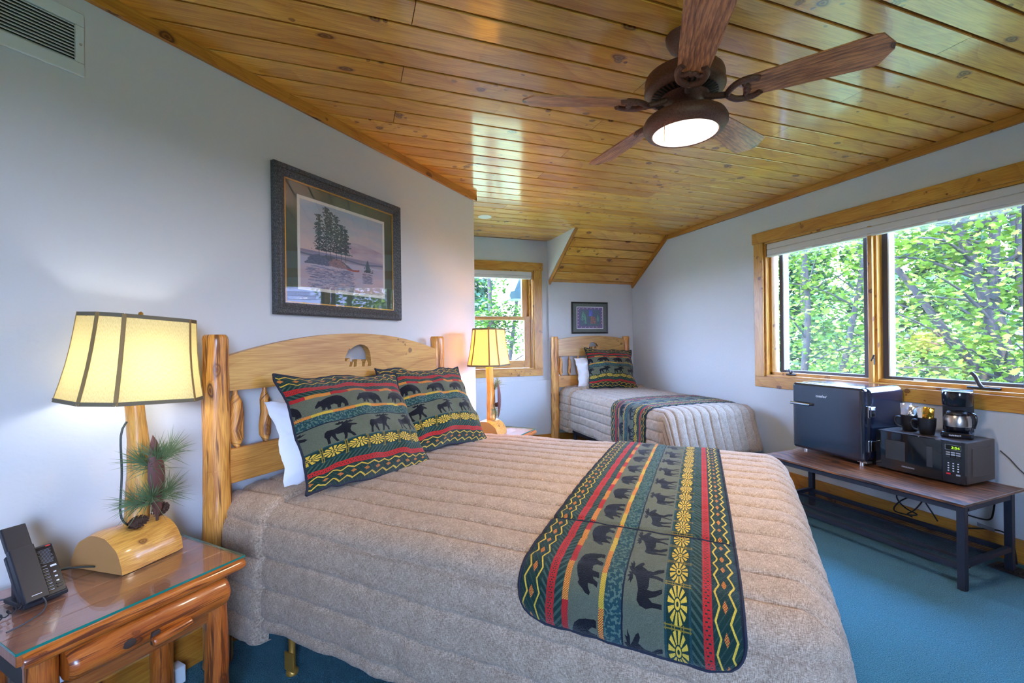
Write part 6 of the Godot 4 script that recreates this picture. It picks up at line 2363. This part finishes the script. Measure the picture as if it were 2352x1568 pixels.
func cabin() -> void:
	# neighbouring log cabin: its shingled roof is what the framed lake print mirrors
	var t := thing("log_cabin", "neighbouring log cabin with a shingled roof seen through the trees", "cabin", pos(15.6, GROUND, -1.2))
	var b := MB.new()
	b.box(Vector3(1.5, 2.15, 0), Vector3(5.0, 4.3, 8.0))
	obj("wall_core", b, M.siding_log, t)
	for k in 7:
		b = MB.new()
		b.tube([Vector3(-1.0, 0.17 + k * 0.32, -4.2), Vector3(-1.0, 0.17 + k * 0.32, 4.2)], 0.165, 10)
		obj("log", b, M.siding_log, t)
	var lo := Vector2(-1.9, 4.1)
	var hi := Vector2(1.9, 7.0)
	var d := (hi - lo).normalized()
	var nn := Vector2(-d.y, d.x)
	b = MB.new()
	b.xf = Transform3D(Basis(Vector3.BACK, atan2(d.y, d.x)), Vector3((lo.x + hi.x) / 2, (lo.y + hi.y) / 2, 0))
	b.box(Vector3(0, -0.08, 0), Vector3((hi - lo).length(), 0.12, 9.0))
	b.xf = Transform3D()
	obj("roof_deck", b, M.shingle_dark, t)
	var r := RandomNumberGenerator.new()
	r.seed = 3
	var sm := MB.new()
	sm.box(Vector3(0.13, 0.0, 0), Vector3(0.30, 0.03, 0.49))
	var sm2 := MB.new()
	sm2.box(Vector3(0.13, 0.0, 0), Vector3(0.30, 0.03, 0.49))
	var ms := [sm.mesh(M.shingle), sm2.mesh(M.shingle_dark)]
	for i in 16:
		for j in 18:
			var p := lo + d * (i * 0.285)
			var z := -4.3 + j * 0.5 + (0.25 if i % 2 else 0.0)
			inst("shingle", ms[0 if r.randf() < 0.65 else 1], t, Transform3D(Basis(Vector3.BACK, atan2(d.y, d.x) - 0.05), Vector3(p.x, p.y, z) + Vector3(nn.x, nn.y, 0) * 0.015))

func eave() -> void:
	# corner of the house's own lower eave with its gutter, seen high in the sash window
	var t := thing("roof_eave", "teal metal gutter and soffit corner high in the sash window", "gutter")
	var b := MB.new()
	b.xf = Transform3D(Basis(), Vector3(0, 0, -6.3))
	b.prism(PackedVector2Array([Vector2(2.01, 1.80), Vector2(2.00, 1.89), Vector2(2.11, 2.16), Vector2(2.30, 2.56), Vector2(2.9, 2.56), Vector2(2.9, 1.80)]), 0.55, 0.85)
	obj("soffit", b, M.fascia_teal, t)
	b = MB.new()
	b.xf = Transform3D(Basis(), Vector3(0, 0, -6.3))
	b.prism(PackedVector2Array([Vector2(1.93, 1.79), Vector2(1.915, 1.84), Vector2(1.93, 1.885), Vector2(1.99, 1.90), Vector2(2.0, 1.80)]), 0.35, 0.88)
	obj("gutter", b, M.fascia_teal, t)
	b = MB.new()
	b.xf = Transform3D(Basis(), Vector3(0, 0, -6.3))
	b.prism(PackedVector2Array([Vector2(1.985, 1.90), Vector2(2.005, 1.89), Vector2(2.115, 2.16), Vector2(2.305, 2.56), Vector2(2.27, 2.56)]), 0.5, 0.87)
	obj("roof_edge", b, M.fascia_teal, t)

# ------------------------------------------------------------------ scene
func _ready() -> void:
	var la := deg_to_rad(46.8223)
	LT = Transform3D(Basis(Vector3(sin(la), 0, -cos(la)), Vector3.UP, Vector3(cos(la), 0, sin(la))), Vector3(cos(la), 0, sin(la)) * -1.9236)
	# camera
	var cam := Camera3D.new()
	cam.name = "camera"
	cam.fov = rad_to_deg(2.0 * atan(784.0 / 1030.0))
	cam.near = 0.05
	cam.far = 200.0
	add_child(cam)
	cam.transform = Transform3D(Basis(Vector3.UP, deg_to_rad(-19.693)) * Basis(Vector3.RIGHT, deg_to_rad(0.0112)) * Basis(Vector3.BACK, deg_to_rad(-0.717)), Vector3(0, CAM_H, 0))
	cam.current = true
	# sky
	var env := Environment.new()
	env.background_mode = Environment.BG_SKY
	var sm := ProceduralSkyMaterial.new()
	sm.sky_top_color = srgb(108, 156, 226)
	sm.sky_horizon_color = srgb(194, 212, 252)
	sm.sky_curve = 0.25
	sm.ground_bottom_color = srgb(120, 130, 100)
	sm.ground_horizon_color = srgb(205, 212, 205)
	sm.sky_energy_multiplier = 2.2
	var sky := Sky.new()
	sky.sky_material = sm
	env.sky = sky
	env.background_energy_multiplier = 3.0
	env.tonemap_mode = Environment.TONE_MAPPER_LINEAR
	env.tonemap_exposure = 4.6
	env.sdfgi_enabled = true
	env.ssao_enabled = true
	env.ssil_enabled = true
	var we := WorldEnvironment.new()
	we.name = "world_environment"
	we.environment = env
	add_child(we)
	# sun, from behind the house
	var sun := DirectionalLight3D.new()
	sun.name = "sun"
	sun.light_color = Color(1.0, 0.95, 0.86)
	sun.light_energy = 2.4
	sun.light_angular_distance = 0.6
	sun.shadow_enabled = true
	add_child(sun)
	sun.look_at_from_position(Vector3(-7.5, 10, 1.5), Vector3.ZERO)
	make_materials()
	build_room()
	build_beds()
	build_furniture()
	build_bench()
	build_outside()
